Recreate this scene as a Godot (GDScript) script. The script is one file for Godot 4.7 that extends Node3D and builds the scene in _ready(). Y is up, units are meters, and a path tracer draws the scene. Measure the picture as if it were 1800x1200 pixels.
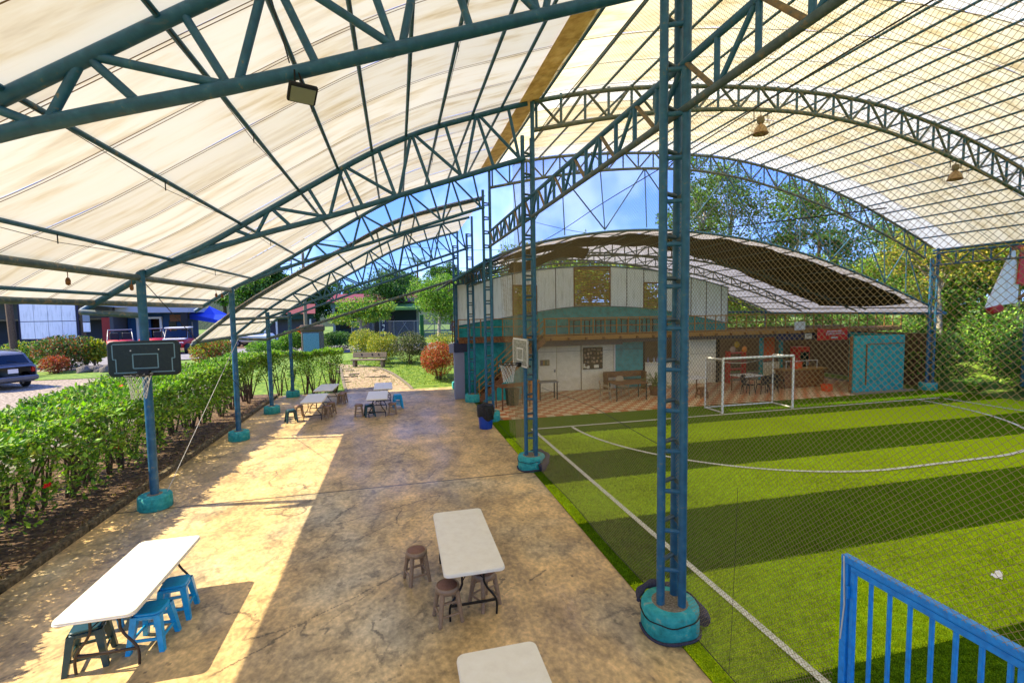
extends Node3D
# Coordinates below: x to the right, y up, d = metres away from the camera (z = -d).

# ------------------------------------------------------------------ helpers
class G:
	var V := PackedVector3Array()
	var N := PackedVector3Array()
	var C := PackedColorArray()
	var I := PackedInt32Array()
	func tube(pts: Array, rads: Array, sides := 8) -> void:
		var n := pts.size()
		var up := Vector3.UP
		var t0: Vector3 = (pts[1] - pts[0]).normalized()
		if absf(t0.dot(up)) > 0.9: up = Vector3.RIGHT
		var base := V.size()
		for i in n:
			var a: Vector3 = pts[maxi(i - 1, 0)]
			var b: Vector3 = pts[mini(i + 1, n - 1)]
			var t := (b - a).normalized()
			var s := t.cross(up).normalized()
			var w := s.cross(t).normalized()
			up = w
			var r: float = rads[mini(i, rads.size() - 1)]
			for k in sides:
				var an := TAU * k / sides
				var nn := s * cos(an) + w * sin(an)
				V.append(pts[i] + nn * r)
				N.append(nn)
		for i in n - 1:
			for k in sides:
				var k2 := (k + 1) % sides
				var p := base + i * sides
				I.append_array([p + k, p + k2, p + sides + k, p + k2, p + sides + k2, p + sides + k])
		for e in [0, n - 1]:
			var tt: Vector3 = (pts[1] - pts[0]).normalized() * -1.0 if e == 0 else (pts[n - 1] - pts[n - 2]).normalized()
			var c := V.size()
			V.append(pts[e]); N.append(tt)
			for k in sides:
				V.append(V[base + e * sides + k]); N.append(tt)
			for k in sides:
				var q := c + 1 + k
				var q2 := c + 1 + (k + 1) % sides
				if e == 0: I.append_array([c, q2, q])
				else: I.append_array([c, q, q2])
	func leaf(p: Vector3, u: Vector3, w: Vector3, ln: float, wd: float, col: Color) -> void:
		var b := V.size()
		var m := p + u * ln * 0.55
		var nn := u.cross(w) * wd * 0.18
		V.append(p); V.append(m + w * wd * 0.5 + nn); V.append(p + u * ln); V.append(m - w * wd * 0.5 + nn)
		for k in 4: C.append(col)
		I.append_array([b, b + 1, b + 2, b, b + 2, b + 3])
	func blob(c: Vector3, r: Vector3, n: int, size: float, pal: Array, rng: RandomNumberGenerator, hollow := 0.5, up := 0.35) -> void:
		for i in n:
			var q := Vector3(rng.randfn(), rng.randfn(), rng.randfn()).normalized()
			var rr := pow(rng.randf(), 1.0 / 3.0)
			rr = lerpf(hollow, 1.0, rr)
			var p := c + q * r * rr
			one(p, q, size, pal, rng, up)
	func one(p: Vector3, q: Vector3, size: float, pal: Array, rng: RandomNumberGenerator, up := 0.35) -> void:
		var u := (q * 0.6 + Vector3(rng.randfn(), rng.randfn(), rng.randfn()) * 0.7).normalized()
		var nrm := (Vector3(0, up * 2.0, 0) + q * 0.5 + Vector3(rng.randfn(), rng.randfn(), rng.randfn()) * 0.8).normalized()
		var w := u.cross(nrm)
		if w.length() < 0.05: w = u.cross(Vector3.RIGHT)
		w = w.normalized()
		var l := size * rng.randf_range(0.6, 1.35)
		var col: Color = pal[rng.randi() % pal.size()]
		var j := rng.randf_range(0.75, 1.25)
		leaf(p, u, w, l, l * rng.randf_range(0.42, 0.62), Color(col.r * j, col.g * j * rng.randf_range(0.95, 1.05), col.b * j))
	func tri(a: Vector3, b: Vector3, c: Vector3) -> void:
		var k := V.size()
		V.append(a); V.append(b); V.append(c); I.append_array([k, k + 1, k + 2])
	func quad(a: Vector3, b: Vector3, c: Vector3, d: Vector3) -> void:
		tri(a, b, c); tri(a, c, d)
	func box(c: Vector3, s: Vector3, bs := Basis.IDENTITY) -> void:
		var h := s * 0.5
		var P := []
		for i in 8: P.append(c + bs * Vector3(h.x if i & 1 else -h.x, h.y if i & 2 else -h.y, h.z if i & 4 else -h.z))
		for f in [[0, 1, 3, 2], [5, 4, 6, 7], [4, 0, 2, 6], [1, 5, 7, 3], [2, 3, 7, 6], [4, 5, 1, 0]]:
			quad(P[f[0]], P[f[1]], P[f[2]], P[f[3]])
	func mesh() -> ArrayMesh:
		var a := []
		a.resize(Mesh.ARRAY_MAX)
		a[Mesh.ARRAY_VERTEX] = V
		if N.size() == V.size(): a[Mesh.ARRAY_NORMAL] = N
		if C.size() == V.size(): a[Mesh.ARRAY_COLOR] = C
		a[Mesh.ARRAY_INDEX] = I
		var m := ArrayMesh.new()
		m.add_surface_from_arrays(Mesh.PRIMITIVE_TRIANGLES, a)
		return m

var M := {}
var rng := RandomNumberGenerator.new()
var used := {}
var cache := {}
var cylm: CylinderMesh

func v(x: float, y: float, d: float) -> Vector3: return Vector3(x, y, -d)

func numbered(called: String) -> String:
	if not used.has(called):
		used[called] = 0
		return called
	used[called] += 1
	return "%s_%03d" % [called, used[called]]

func top(called: String, label: String, cat: String, at := Vector3.ZERO, turn := 0.0, group := "") -> Node3D:
	var o := Node3D.new()
	o.name = numbered(called)
	add_child(o)
	o.position = at
	o.rotation.y = turn
	tag(o, label, cat, group)
	return o

func tag(o: Node, label: String, cat: String, group := "") -> void:
	o.set_meta("label", label); o.set_meta("category", cat)
	if group != "": o.set_meta("group", group)

func copy(o: Node3D, at: Vector3, turn: float, label: String) -> Node3D:
	var c: Node3D = o.duplicate()
	var base := String(o.name)
	if base.right(3).is_valid_int(): base = base.left(-4)
	c.name = numbered(base)
	add_child(c)
	c.position = at; c.rotation.y = turn
	c.set_meta("label", label)
	return c

func part(parent: Node, called: String, mesh: Mesh, m: Material, xf := Transform3D.IDENTITY) -> MeshInstance3D:
	var o := MeshInstance3D.new()
	o.name = called
	o.mesh = mesh
	o.material_override = m
	o.transform = xf
	parent.add_child(o, true)
	return o

func struct(called: String, mesh: Mesh, m: Material) -> MeshInstance3D:
	var o := part(self, numbered(called), mesh, m)
	o.set_meta("kind", "structure")
	return o

func bar(parent: Node, called: String, a: Vector3, b: Vector3, r: float, m: Material) -> MeshInstance3D:
	var y := b - a
	var t := y.normalized()
	var x := t.cross(Vector3.UP if absf(t.y) < 0.9 else Vector3.RIGHT).normalized()
	var z := x.cross(t).normalized()
	return part(parent, called, cylm, m, Transform3D(Basis(x * r, y, z * r), (a + b) * 0.5))

func cbox(s: Vector3, b := 0.008) -> ArrayMesh:
	var key := "%.4f %.4f %.4f %.4f" % [s.x, s.y, s.z, b]
	if cache.has(key): return cache[key]
	var h := s * 0.5
	b = minf(b, minf(h.x, minf(h.y, h.z)) * 0.45)
	var g := G.new()
	var X := func(i: int, j: int, k: int) -> Vector3: return Vector3(i * h.x, j * (h.y - b), k * (h.z - b))
	var Y := func(i: int, j: int, k: int) -> Vector3: return Vector3(i * (h.x - b), j * h.y, k * (h.z - b))
	var Z := func(i: int, j: int, k: int) -> Vector3: return Vector3(i * (h.x - b), j * (h.y - b), k * h.z)
	for s1 in [-1, 1]:
		g.quad(X.call(s1, -1, -1), X.call(s1, 1, -1), X.call(s1, 1, 1), X.call(s1, -1, 1))
		g.quad(Y.call(-1, s1, -1), Y.call(1, s1, -1), Y.call(1, s1, 1), Y.call(-1, s1, 1))
		g.quad(Z.call(-1, -1, s1), Z.call(1, -1, s1), Z.call(1, 1, s1), Z.call(-1, 1, s1))
		for s2 in [-1, 1]:
			g.quad(X.call(s1, s2, -1), X.call(s1, s2, 1), Y.call(s1, s2, 1), Y.call(s1, s2, -1))
			g.quad(X.call(s1, -1, s2), X.call(s1, 1, s2), Z.call(s1, 1, s2), Z.call(s1, -1, s2))
			g.quad(Y.call(-1, s1, s2), Y.call(1, s1, s2), Z.call(1, s1, s2), Z.call(-1, s1, s2))
			for s3 in [-1, 1]: g.tri(X.call(s1, s2, s3), Y.call(s1, s2, s3), Z.call(s1, s2, s3))
	for i in range(0, g.I.size(), 3):
		var a := g.V[g.I[i]]
		var c1 := g.V[g.I[i + 1]]
		var c2 := g.V[g.I[i + 2]]
		if (c1 - a).cross(c2 - a).dot(a + c1 + c2) > 0.0:
			g.I[i + 1] = g.I[i] + 2
			g.I[i + 2] = g.I[i] + 1
	cache[key] = g.mesh()
	return cache[key]

# box given by its corners in x, y, d
func bx(parent: Node, called: String, x0: float, x1: float, y0: float, y1: float, d0: float, d1: float, m: Material, b := 0.008) -> MeshInstance3D:
	return part(parent, called, cbox(Vector3(x1 - x0, y1 - y0, d1 - d0), b), m, Transform3D(Basis.IDENTITY, v((x0 + x1) * 0.5, (y0 + y1) * 0.5, (d0 + d1) * 0.5)))

func tube(pts: Array, r: float, sides := 10) -> ArrayMesh:
	var g := G.new()
	g.tube(pts, [r], sides)
	return g.mesh()

func grid(nu: int, nv: int, f: Callable, uvs := Vector2.ONE) -> ArrayMesh:
	var st := SurfaceTool.new()
	st.begin(Mesh.PRIMITIVE_TRIANGLES)
	for j in nv + 1:
		for i in nu + 1:
			var u := float(i) / nu
			var w := float(j) / nv
			st.set_uv(Vector2(u, w) * uvs)
			st.add_vertex(f.call(u, w))
	for j in nv:
		for i in nu:
			var a := j * (nu + 1) + i
			for k in [a, a + nu + 1, a + 1, a + 1, a + nu + 1, a + nu + 2]: st.add_index(k)
	st.generate_normals()
	return st.commit()

func lathe(prof: Array, sides := 24) -> ArrayMesh:   # prof: Vector2(radius, y)
	return grid(sides, prof.size() - 1, func(u: float, w: float) -> Vector3:
		var q: Vector2 = prof[roundi(w * (prof.size() - 1))]
		return Vector3(cos(-TAU * u) * q.x, q.y, sin(-TAU * u) * q.x))

func lin(tab: Array, x: float) -> float:   # smooth interpolation through [x, y] pairs
	var n := tab.size()
	if x <= tab[0][0]: return tab[0][1] + (x - tab[0][0]) * (tab[1][1] - tab[0][1]) / (tab[1][0] - tab[0][0])
	if x >= tab[n - 1][0]: return tab[n - 1][1] + (x - tab[n - 1][0]) * (tab[n - 1][1] - tab[n - 2][1]) / (tab[n - 1][0] - tab[n - 2][0])
	for i in n - 1:
		if x <= tab[i + 1][0]:
			var t: float = (x - tab[i][0]) / (tab[i + 1][0] - tab[i][0])
			return cubic_interpolate_in_time(tab[i][1], tab[i + 1][1], tab[maxi(i - 1, 0)][1] if i > 0 else 2.0 * tab[0][1] - tab[1][1], tab[mini(i + 2, n - 1)][1] if i < n - 2 else 2.0 * tab[n - 1][1] - tab[n - 2][1], t, tab[i + 1][0] - tab[i][0], (tab[i - 1][0] - tab[i][0]) if i > 0 else (tab[0][0] - tab[1][0]), (tab[i + 2][0] - tab[i][0]) if i < n - 2 else 2.0 * (tab[n - 1][0] - tab[n - 2][0]))
	return 0.0

# ------------------------------------------------------------------ materials
func flat(c: Color, rough := 0.7, metal := 0.0) -> StandardMaterial3D:
	var m := StandardMaterial3D.new()
	m.albedo_color = c
	m.roughness = rough
	m.metallic = metal
	return m

func noisy(stops: Array, freq: float, scale: Vector3, rough := 0.8, oct := 5, seed_ := 1, bump := 0.0, size := 512) -> StandardMaterial3D:
	var m := StandardMaterial3D.new()
	var n := FastNoiseLite.new()
	n.seed = seed_
	n.noise_type = FastNoiseLite.TYPE_SIMPLEX_SMOOTH
	n.frequency = freq
	n.fractal_octaves = oct
	n.fractal_gain = 0.6
	var gr := Gradient.new()
	var offs := PackedFloat32Array()
	var cols := PackedColorArray()
	for s in stops:
		offs.append(s[0]); cols.append(s[1])
	gr.offsets = offs
	gr.colors = cols
	var t := NoiseTexture2D.new()
	t.width = size; t.height = size
	t.seamless = true
	t.noise = n
	t.color_ramp = gr
	m.albedo_texture = t
	m.uv1_triplanar = true
	m.uv1_world_triplanar = true
	m.uv1_scale = scale
	m.roughness = rough
	if bump != 0.0:
		var t2 := NoiseTexture2D.new()
		t2.width = size; t2.height = size
		t2.seamless = true
		t2.noise = n
		m.heightmap_enabled = true
		m.heightmap_texture = t2
		m.heightmap_scale = bump
	return m

func leafy(bl := Color(0.75, 0.85, 0.35)) -> StandardMaterial3D:
	var m := StandardMaterial3D.new()
	m.vertex_color_use_as_albedo = true
	m.roughness = 0.55
	m.backlight_enabled = true
	m.backlight = bl
	return m

func pipe_mat(c: Color, seed_: int, dusty := 0.0) -> StandardMaterial3D:
	return noisy([[0.0, c.darkened(0.2)], [0.3, c.darkened(0.07)], [0.5, c], [0.68, c.lightened(0.05)], [0.78 - dusty, c.lightened(0.08)], [0.86 - dusty, Color(0.46, 0.42, 0.34)], [1.0, Color(0.6, 0.54, 0.42)]], 0.012, Vector3(0.8, 0.8, 0.8), 0.5, 6, seed_)

func slab_image() -> ImageTexture:
	# stains, spots, joints and cracks of the concrete slab: x -5.6..3.1 across, d 1..24.2 along
	var W := 800
	var H := 1800
	var n1 := FastNoiseLite.new(); n1.seed = 3; n1.frequency = 0.006; n1.fractal_octaves = 5; n1.fractal_gain = 0.55; n1.domain_warp_enabled = true; n1.domain_warp_amplitude = 40.0
	var n2 := FastNoiseLite.new(); n2.seed = 8; n2.frequency = 0.11; n2.fractal_octaves = 4; n2.fractal_gain = 0.65
	var n3 := FastNoiseLite.new(); n3.seed = 21; n3.frequency = 0.02; n3.fractal_octaves = 4; n3.domain_warp_enabled = true
	var n4 := FastNoiseLite.new(); n4.seed = 33; n4.frequency = 0.0045; n4.fractal_octaves = 3
	var n5 := FastNoiseLite.new(); n5.seed = 55; n5.frequency = 0.014; n5.fractal_type = FastNoiseLite.FRACTAL_RIDGED; n5.fractal_octaves = 4; n5.domain_warp_enabled = true; n5.domain_warp_amplitude = 30.0
	var vn := n5.get_image(W, H, false, false, false).get_data()
	var a := n1.get_image(W, H, false, false, false).get_data()
	var b := n2.get_image(W, H, false, false, false).get_data()
	var c := n3.get_image(W, H, false, false, false).get_data()
	var e := n4.get_image(W, H, false, false, false).get_data()
	var crack := PackedByteArray(); crack.resize(W * H)
	var r := RandomNumberGenerator.new(); r.seed = 5
	var put := func(x: float, y: float, wd: float, s: int) -> void:
		for yy in range(int(y - wd), int(y + wd) + 1):
			for xx in range(int(x - wd), int(x + wd) + 1):
				if xx >= 0 and yy >= 0 and xx < W and yy < H: crack[yy * W + xx] = maxi(crack[yy * W + xx], s)
	var px := func(x: float) -> float: return (x + 5.6) / 8.7 * W
	var py := func(d: float) -> float: return (d - 1.0) / 23.2 * H
	var runs := [[1.9, 10.6, -1.6, 7.5], [0.4, 8.4, 0.0, 6.8], [-0.9, 10.6, -1.0, 8.0], [0.1, 7.0, -1.4, 6.0], [-0.5, 6.2, -0.2, 2.0], [1.3, 6.5, 3.1, 7.4], [-1.4, 9.0, -0.3, 8.1], [-0.1, 5.0, -2.4, 4.4], [-2.6, 8.0, -2.0, 5.0], [-3.4, 14.0, -1.9, 10.8], [-0.2, 15.4, -0.6, 11.6], [-4.6, 8.0, -3.4, 7.2], [1.4, 16.0, 0.8, 11.0], [-3.9, 6.4, -4.9, 5.4], [2.2, 5.2, 3.1, 4.6], [-0.4, 12.4, -1.2, 10.7], [0.2, 10.6, 0.55, 6.9]]
	for q in runs:
		var x0: float = q[0]
		var d0: float = q[1]
		var n := 260
		var off := 0.0
		var off2 := 0.0
		var vel := 0.0
		var st := 60.0
		for i in n:
			var t := float(i) / n
			vel = vel * 0.93 + r.randfn() * 0.0035
			off += vel + r.randfn() * 0.006
			off2 += r.randfn() * 0.006
			off *= 0.997
			st = clampf(st + r.randfn() * 14.0, 10.0, 150.0)
			put.call(px.call(lerpf(x0, q[2], t) + off), py.call(lerpf(d0, q[3], t) + off * 0.8 + off2), 0.45 if r.randf() < 0.85 else 1.0, int(st))
	for x in W:   # the joint right across
		for k in 3: put.call(x, py.call(10.72) + k - 1.0, 0.3, 225 if r.randf() < 0.85 else 90)
		put.call(x, py.call(20.6), 0.5, 130)
	for i in 500:   # flecks
		put.call(r.randf() * W, r.randf() * py.call(9.0), r.randf_range(0.1, 1.1), 40 + r.randi() % 110)
	var out := PackedByteArray(); out.resize(W * H * 3)
	var jd: int = int(py.call(10.72))
	for y in H:
		var near := 1.0 if y < jd else 0.0
		for x in W:
			var i := y * W + x
			var f1 := a[i] / 255.0
			var f2 := b[i] / 255.0
			var f3 := c[i] / 255.0
			var f4 := e[i] / 255.0
			var l := 0.665 + (f1 - 0.5) * 0.34 + (f2 - 0.5) * 0.34 + (f3 - 0.5) * 0.26
			var vein := clampf((vn[i] / 255.0 - 0.70) * 3.2, 0.0, 1.0)
			l *= 1.0 - 0.36 * vein * clampf(f4 * 2.2 - 0.3, 0.2, 1.0)
			var grey := clampf((f4 - 0.42) * 2.4, 0.0, 1.0) * (0.25 + 0.6 * near)
			var dark := clampf((f3 - 0.60) * 4.5, 0.0, 1.0) * clampf((f4 - 0.35) * 2.5, 0.0, 1.0)
			l *= 1.0 - 0.44 * dark
			var cr := crack[i] / 255.0
			l *= 1.0 - 0.62 * cr
			var R := l * lerpf(1.16, 1.0, grey)
			var Gc := l * lerpf(0.97, 0.945, grey)
			var B := l * lerpf(0.645, 0.80, grey)
			out[i * 3] = int(clampf(R, 0.03, 0.97) * 255.0)
			out[i * 3 + 1] = int(clampf(Gc, 0.03, 0.95) * 255.0)
			out[i * 3 + 2] = int(clampf(B, 0.02, 0.93) * 255.0)
	return ImageTexture.create_from_image(Image.create_from_data(W, H, false, Image.FORMAT_RGB8, out))

func make_materials() -> void:
	M.steel = pipe_mat(Color(0.125, 0.335, 0.43), 2, 0.02)
	M.column = pipe_mat(Color(0.115, 0.345, 0.455), 4, 0.0)
	M.dusty = pipe_mat(Color(0.25, 0.33, 0.34), 9, 0.16)
	M.dusty_brace = noisy([[0.0, Color(0.22, 0.30, 0.32)], [0.35, Color(0.42, 0.38, 0.30)], [0.6, Color(0.52, 0.42, 0.28)], [1.0, Color(0.64, 0.53, 0.37)]], 0.015, Vector3.ONE, 0.8, 5, 12)
	M.rust = noisy([[0.0, Color(0.25, 0.14, 0.07)], [0.5, Color(0.46, 0.28, 0.12)], [1.0, Color(0.62, 0.45, 0.24)]], 0.02, Vector3.ONE, 0.75, 5, 11)
	M.footing = noisy([[0.0, Color(0.06, 0.36, 0.36)], [0.3, Color(0.10, 0.54, 0.53)], [0.6, Color(0.16, 0.62, 0.60)], [0.75, Color(0.30, 0.65, 0.61)], [0.86, Color(0.6, 0.6, 0.5)], [1.0, Color(0.7, 0.66, 0.55)]], 0.015, Vector3.ONE * 0.9, 0.75, 6, 17, 0.4)
	M.cement = noisy([[0.0, Color(0.3, 0.27, 0.2)], [1.0, Color(0.66, 0.6, 0.5)]], 0.03, Vector3.ONE * 2.0, 0.95, 5, 19, 0.6)
	for k in 3:
		var w: float = [0.0, -0.03, 0.02][k]
		var m := noisy([[0.0, Color(0.66 + w, 0.58 + w, 0.43 + w)], [0.3, Color(0.82 + w, 0.78 + w, 0.68 + w)], [0.5, Color(0.87 + w, 0.86 + w, 0.81 + w)], [1.0, Color(0.88 + w, 0.88 + w, 0.85 + w)]], 0.008, Vector3(0.10, 0.10, 0.5), 0.6, 6, 23 + k)
		m.backlight_enabled = true
		m.backlight = Color(0.79, 0.78, 0.745)
		M["sheet%d" % k] = m
		var m2 := noisy([[0.0, Color(0.74 + w, 0.65 + w, 0.45 + w)], [0.4, Color(0.91 + w, 0.86 + w, 0.70 + w)], [1.0, Color(0.96 + w, 0.94 + w, 0.84 + w)]] if k != 1 else [[0.0, Color(0.78, 0.77, 0.71)], [0.5, Color(0.94, 0.94, 0.90)], [1.0, Color(0.98, 0.98, 0.96)]], 0.01, Vector3(0.12, 0.12, 0.5), 0.6, 6, 33 + k)
		m2.backlight_enabled = true
		m2.backlight = Color(1.06, 1.04, 0.96)
		M["court_sheet%d" % k] = m2
	M.strip = noisy([[0.0, Color(0.62, 0.50, 0.30)], [0.5, Color(0.78, 0.67, 0.45)], [1.0, Color(0.88, 0.79, 0.58)]], 0.02, Vector3.ONE * 0.3, 0.8, 5, 38)
	M.strip.backlight_enabled = true
	M.strip.backlight = Color(0.85, 0.8, 0.66)
	M.seam = flat(Color(0.48, 0.38, 0.26), 0.8)
	M.seam_light = flat(Color(0.45, 0.41, 0.33), 0.8)
	M.wire = flat(Color(0.10, 0.09, 0.08), 0.7)
	M.twine = flat(Color(0.55, 0.47, 0.32), 0.85)
	M.slab = StandardMaterial3D.new()
	M.slab.albedo_texture = slab_image()
	M.slab.roughness = 0.72
	var rn := FastNoiseLite.new(); rn.seed = 71; rn.frequency = 0.01; rn.fractal_octaves = 5
	var rt := NoiseTexture2D.new(); rt.noise = rn; rt.seamless = true; rt.width = 512; rt.height = 512
	var rg := Gradient.new(); rg.set_color(0, Color(0.35, 0.35, 0.35)); rg.set_color(1, Color(1, 1, 1)); rt.color_ramp = rg
	M.slab.roughness_texture = rt
	var sn := FastNoiseLite.new(); sn.seed = 72; sn.frequency = 0.03; sn.fractal_octaves = 6; sn.fractal_gain = 0.65
	var stx := NoiseTexture2D.new(); stx.noise = sn; stx.seamless = true; stx.width = 1024; stx.height = 1024
	M.slab.heightmap_enabled = true; M.slab.heightmap_texture = stx; M.slab.heightmap_scale = 0.6
	M.kerb = noisy([[0.0, Color(0.16, 0.15, 0.09)], [0.45, Color(0.34, 0.29, 0.19)], [1.0, Color(0.58, 0.52, 0.4)]], 0.02, Vector3.ONE * 0.7, 0.95, 6, 41, 1.0)
	M.soil = noisy([[0.0, Color(0.18, 0.12, 0.07)], [0.5, Color(0.38, 0.28, 0.18)], [0.8, Color(0.52, 0.42, 0.28)], [1.0, Color(0.6, 0.52, 0.36)]], 0.02, Vector3.ONE * 0.5, 0.95, 6, 43, 3.0)
	M.gravel = noisy([[0.1, Color(0.30, 0.25, 0.19)], [0.5, Color(0.56, 0.50, 0.41)], [0.9, Color(0.76, 0.70, 0.61)]], 0.05, Vector3.ONE * 0.25, 0.95, 5, 44, 2.0)
	M.road = noisy([[0.0, Color(0.42, 0.40, 0.38)], [1.0, Color(0.60, 0.58, 0.55)]], 0.02, Vector3.ONE * 0.2, 0.9, 5, 45)
	M.path = noisy([[0.0, Color(0.42, 0.35, 0.25)], [0.5, Color(0.62, 0.53, 0.39)], [1.0, Color(0.74, 0.66, 0.52)]], 0.02, Vector3.ONE * 0.3, 0.85, 5, 46)
	M.lawn = noisy([[0.0, Color(0.20, 0.30, 0.05)], [0.4, Color(0.36, 0.48, 0.10)], [0.7, Color(0.48, 0.56, 0.16)], [1.0, Color(0.55, 0.5, 0.28)]], 0.02, Vector3.ONE * 0.25, 0.95, 6, 47)
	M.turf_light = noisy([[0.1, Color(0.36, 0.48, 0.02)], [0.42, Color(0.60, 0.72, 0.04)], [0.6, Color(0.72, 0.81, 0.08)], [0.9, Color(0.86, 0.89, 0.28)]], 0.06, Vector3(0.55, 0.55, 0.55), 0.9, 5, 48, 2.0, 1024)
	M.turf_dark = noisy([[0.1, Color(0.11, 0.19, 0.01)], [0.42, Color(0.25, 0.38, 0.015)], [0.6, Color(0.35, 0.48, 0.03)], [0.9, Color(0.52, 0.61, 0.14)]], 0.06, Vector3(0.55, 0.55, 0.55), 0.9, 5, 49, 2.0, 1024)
	for q in [M.turf_light, M.turf_dark]: q.metallic_specular = 0.08
	M.line = noisy([[0.0, Color(0.55, 0.55, 0.45)], [0.45, Color(0.80, 0.79, 0.72)], [1.0, Color(0.9, 0.89, 0.84)]], 0.06, Vector3.ONE * 0.8, 0.9, 5, 50)
	M.white = flat(Color(0.86, 0.85, 0.82), 0.45)
	M.tabletop = noisy([[0.0, Color(0.88, 0.845, 0.755)], [0.5, Color(0.905, 0.875, 0.785)], [1.0, Color(0.92, 0.895, 0.815)]], 0.02, Vector3.ONE * 0.6, 0.42, 4, 51)
	M.table_leg = flat(Color(0.17, 0.135, 0.12), 0.4, 0.2)
	M.black_leg = flat(Color(0.05, 0.05, 0.05), 0.4, 0.2)
	M.brown_plastic = noisy([[0.0, Color(0.50, 0.40, 0.29)], [1.0, Color(0.63, 0.52, 0.39)]], 0.03, Vector3.ONE, 0.45, 4, 52)
	M.wicker = noisy([[0.0, Color(0.28, 0.18, 0.13)], [0.5, Color(0.50, 0.34, 0.25)], [1.0, Color(0.70, 0.52, 0.42)]], 0.12, Vector3.ONE * 3.0, 0.6, 3, 53, 0.5)
	M.blue_plastic = noisy([[0.0, Color(0.01, 0.55, 0.75)], [1.0, Color(0.03, 0.66, 0.87)]], 0.02, Vector3.ONE, 0.35, 4, 54)
	M.green_plastic = noisy([[0.0, Color(0.06, 0.20, 0.20)], [1.0, Color(0.10, 0.28, 0.27)]], 0.02, Vector3.ONE, 0.4, 4, 55)
	M.bin_blue = flat(Color(0.02, 0.25, 0.62), 0.4)
	M.bag = noisy([[0.0, Color(0.02, 0.02, 0.02)], [1.0, Color(0.06, 0.06, 0.06)]], 0.05, Vector3.ONE * 2.0, 0.25, 4, 56, 2.0)
	M.gate_blue = noisy([[0.0, Color(0.0, 0.42, 0.72)], [0.5, Color(0.01, 0.50, 0.82)], [0.8, Color(0.03, 0.54, 0.86)], [1.0, Color(0.25, 0.60, 0.82)]], 0.02, Vector3.ONE, 0.4, 5, 57)
	M.navy_cloth = noisy([[0.0, Color(0.12, 0.12, 0.16)], [1.0, Color(0.31, 0.30, 0.37)]], 0.03, Vector3.ONE * 2.0, 0.95, 5, 58)
	M.tile_a = noisy([[0.0, Color(0.62, 0.33, 0.16)], [0.5, Color(0.76, 0.45, 0.23)], [1.0, Color(0.82, 0.52, 0.29)]], 0.02, Vector3.ONE * 0.5, 0.45, 4, 59)
	M.tile_b = noisy([[0.0, Color(0.76, 0.63, 0.45)], [0.5, Color(0.87, 0.77, 0.60)], [1.0, Color(0.91, 0.83, 0.68)]], 0.02, Vector3.ONE * 0.5, 0.45, 4, 60)
	M.teal = noisy([[0.0, Color(0.04, 0.44, 0.42)], [0.5, Color(0.08, 0.56, 0.54)], [1.0, Color(0.15, 0.62, 0.59)]], 0.02, Vector3.ONE * 0.3, 0.7, 5, 61)
	M.cream_wall = noisy([[0.0, Color(0.84, 0.81, 0.67)], [1.0, Color(0.93, 0.90, 0.78)]], 0.02, Vector3.ONE * 0.3, 0.7, 5, 62)
	M.white_panel = noisy([[0.0, Color(0.76, 0.78, 0.77)], [0.5, Color(0.91, 0.93, 0.92)], [1.0, Color(0.94, 0.95, 0.95)]], 0.015, Vector3(0.8, 0.12, 0.8), 0.6, 5, 63)
	M.brown_wall = noisy([[0.0, Color(0.34, 0.26, 0.18)], [1.0, Color(0.48, 0.38, 0.27)]], 0.02, Vector3.ONE * 0.4, 0.8, 4, 91)
	M.shop_wall = flat(Color(0.30, 0.31, 0.33), 0.8)
	M.navy = flat(Color(0.13, 0.15, 0.25), 0.7)
	M.fascia = noisy([[0.0, Color(0.17, 0.16, 0.18)], [1.0, Color(0.28, 0.26, 0.27)]], 0.02, Vector3.ONE * 0.5, 0.8, 4, 64)
	M.wood = noisy([[0.0, Color(0.26, 0.15, 0.06)], [0.5, Color(0.44, 0.27, 0.11)], [1.0, Color(0.58, 0.39, 0.18)]], 0.02, Vector3(0.3, 1.5, 1.5), 0.65, 5, 65)
	M.rail_wood = noisy([[0.0, Color(0.42, 0.28, 0.11)], [0.5, Color(0.60, 0.43, 0.18)], [1.0, Color(0.72, 0.55, 0.27)]], 0.03, Vector3.ONE, 0.7, 4, 66)
	M.tarp = noisy([[0.0, Color(0.12, 0.095, 0.07)], [0.5, Color(0.20, 0.16, 0.115)], [1.0, Color(0.30, 0.25, 0.19)]], 0.02, Vector3(0.5, 0.5, 0.5), 0.95, 5, 67)
	M.roof_c = noisy([[0.0, Color(0.55, 0.53, 0.50)], [0.5, Color(0.72, 0.71, 0.69)], [1.0, Color(0.82, 0.81, 0.79)]], 0.015, Vector3(0.5, 0.5, 0.1), 0.6, 5, 68)
	M.roof_c.backlight_enabled = true
	M.roof_c.backlight = Color(1.04, 1.02, 0.98)
	M.bark = noisy([[0.0, Color(0.20, 0.15, 0.10)], [0.5, Color(0.38, 0.31, 0.23)], [1.0, Color(0.55, 0.48, 0.38)]], 0.04, Vector3(1.5, 0.4, 1.5), 0.95, 5, 69, 3.0)
	M.pale_bark = noisy([[0.0, Color(0.42, 0.38, 0.30)], [0.5, Color(0.64, 0.60, 0.52)], [1.0, Color(0.80, 0.77, 0.70)]], 0.03, Vector3(1.2, 0.5, 1.2), 0.9, 5, 70, 2.0)
	M.stone = noisy([[0.0, Color(0.2, 0.18, 0.16)], [0.5, Color(0.40, 0.37, 0.33)], [1.0, Color(0.58, 0.55, 0.5)]], 0.03, Vector3.ONE * 0.8, 0.95, 5, 73, 4.0)
	M.leaf = leafy()
	M.black = flat(Color(0.03, 0.03, 0.03), 0.6)
	M.dark = flat(Color(0.07, 0.06, 0.055), 0.85)
	M.red = flat(Color(0.70, 0.06, 0.04), 0.45)
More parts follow.
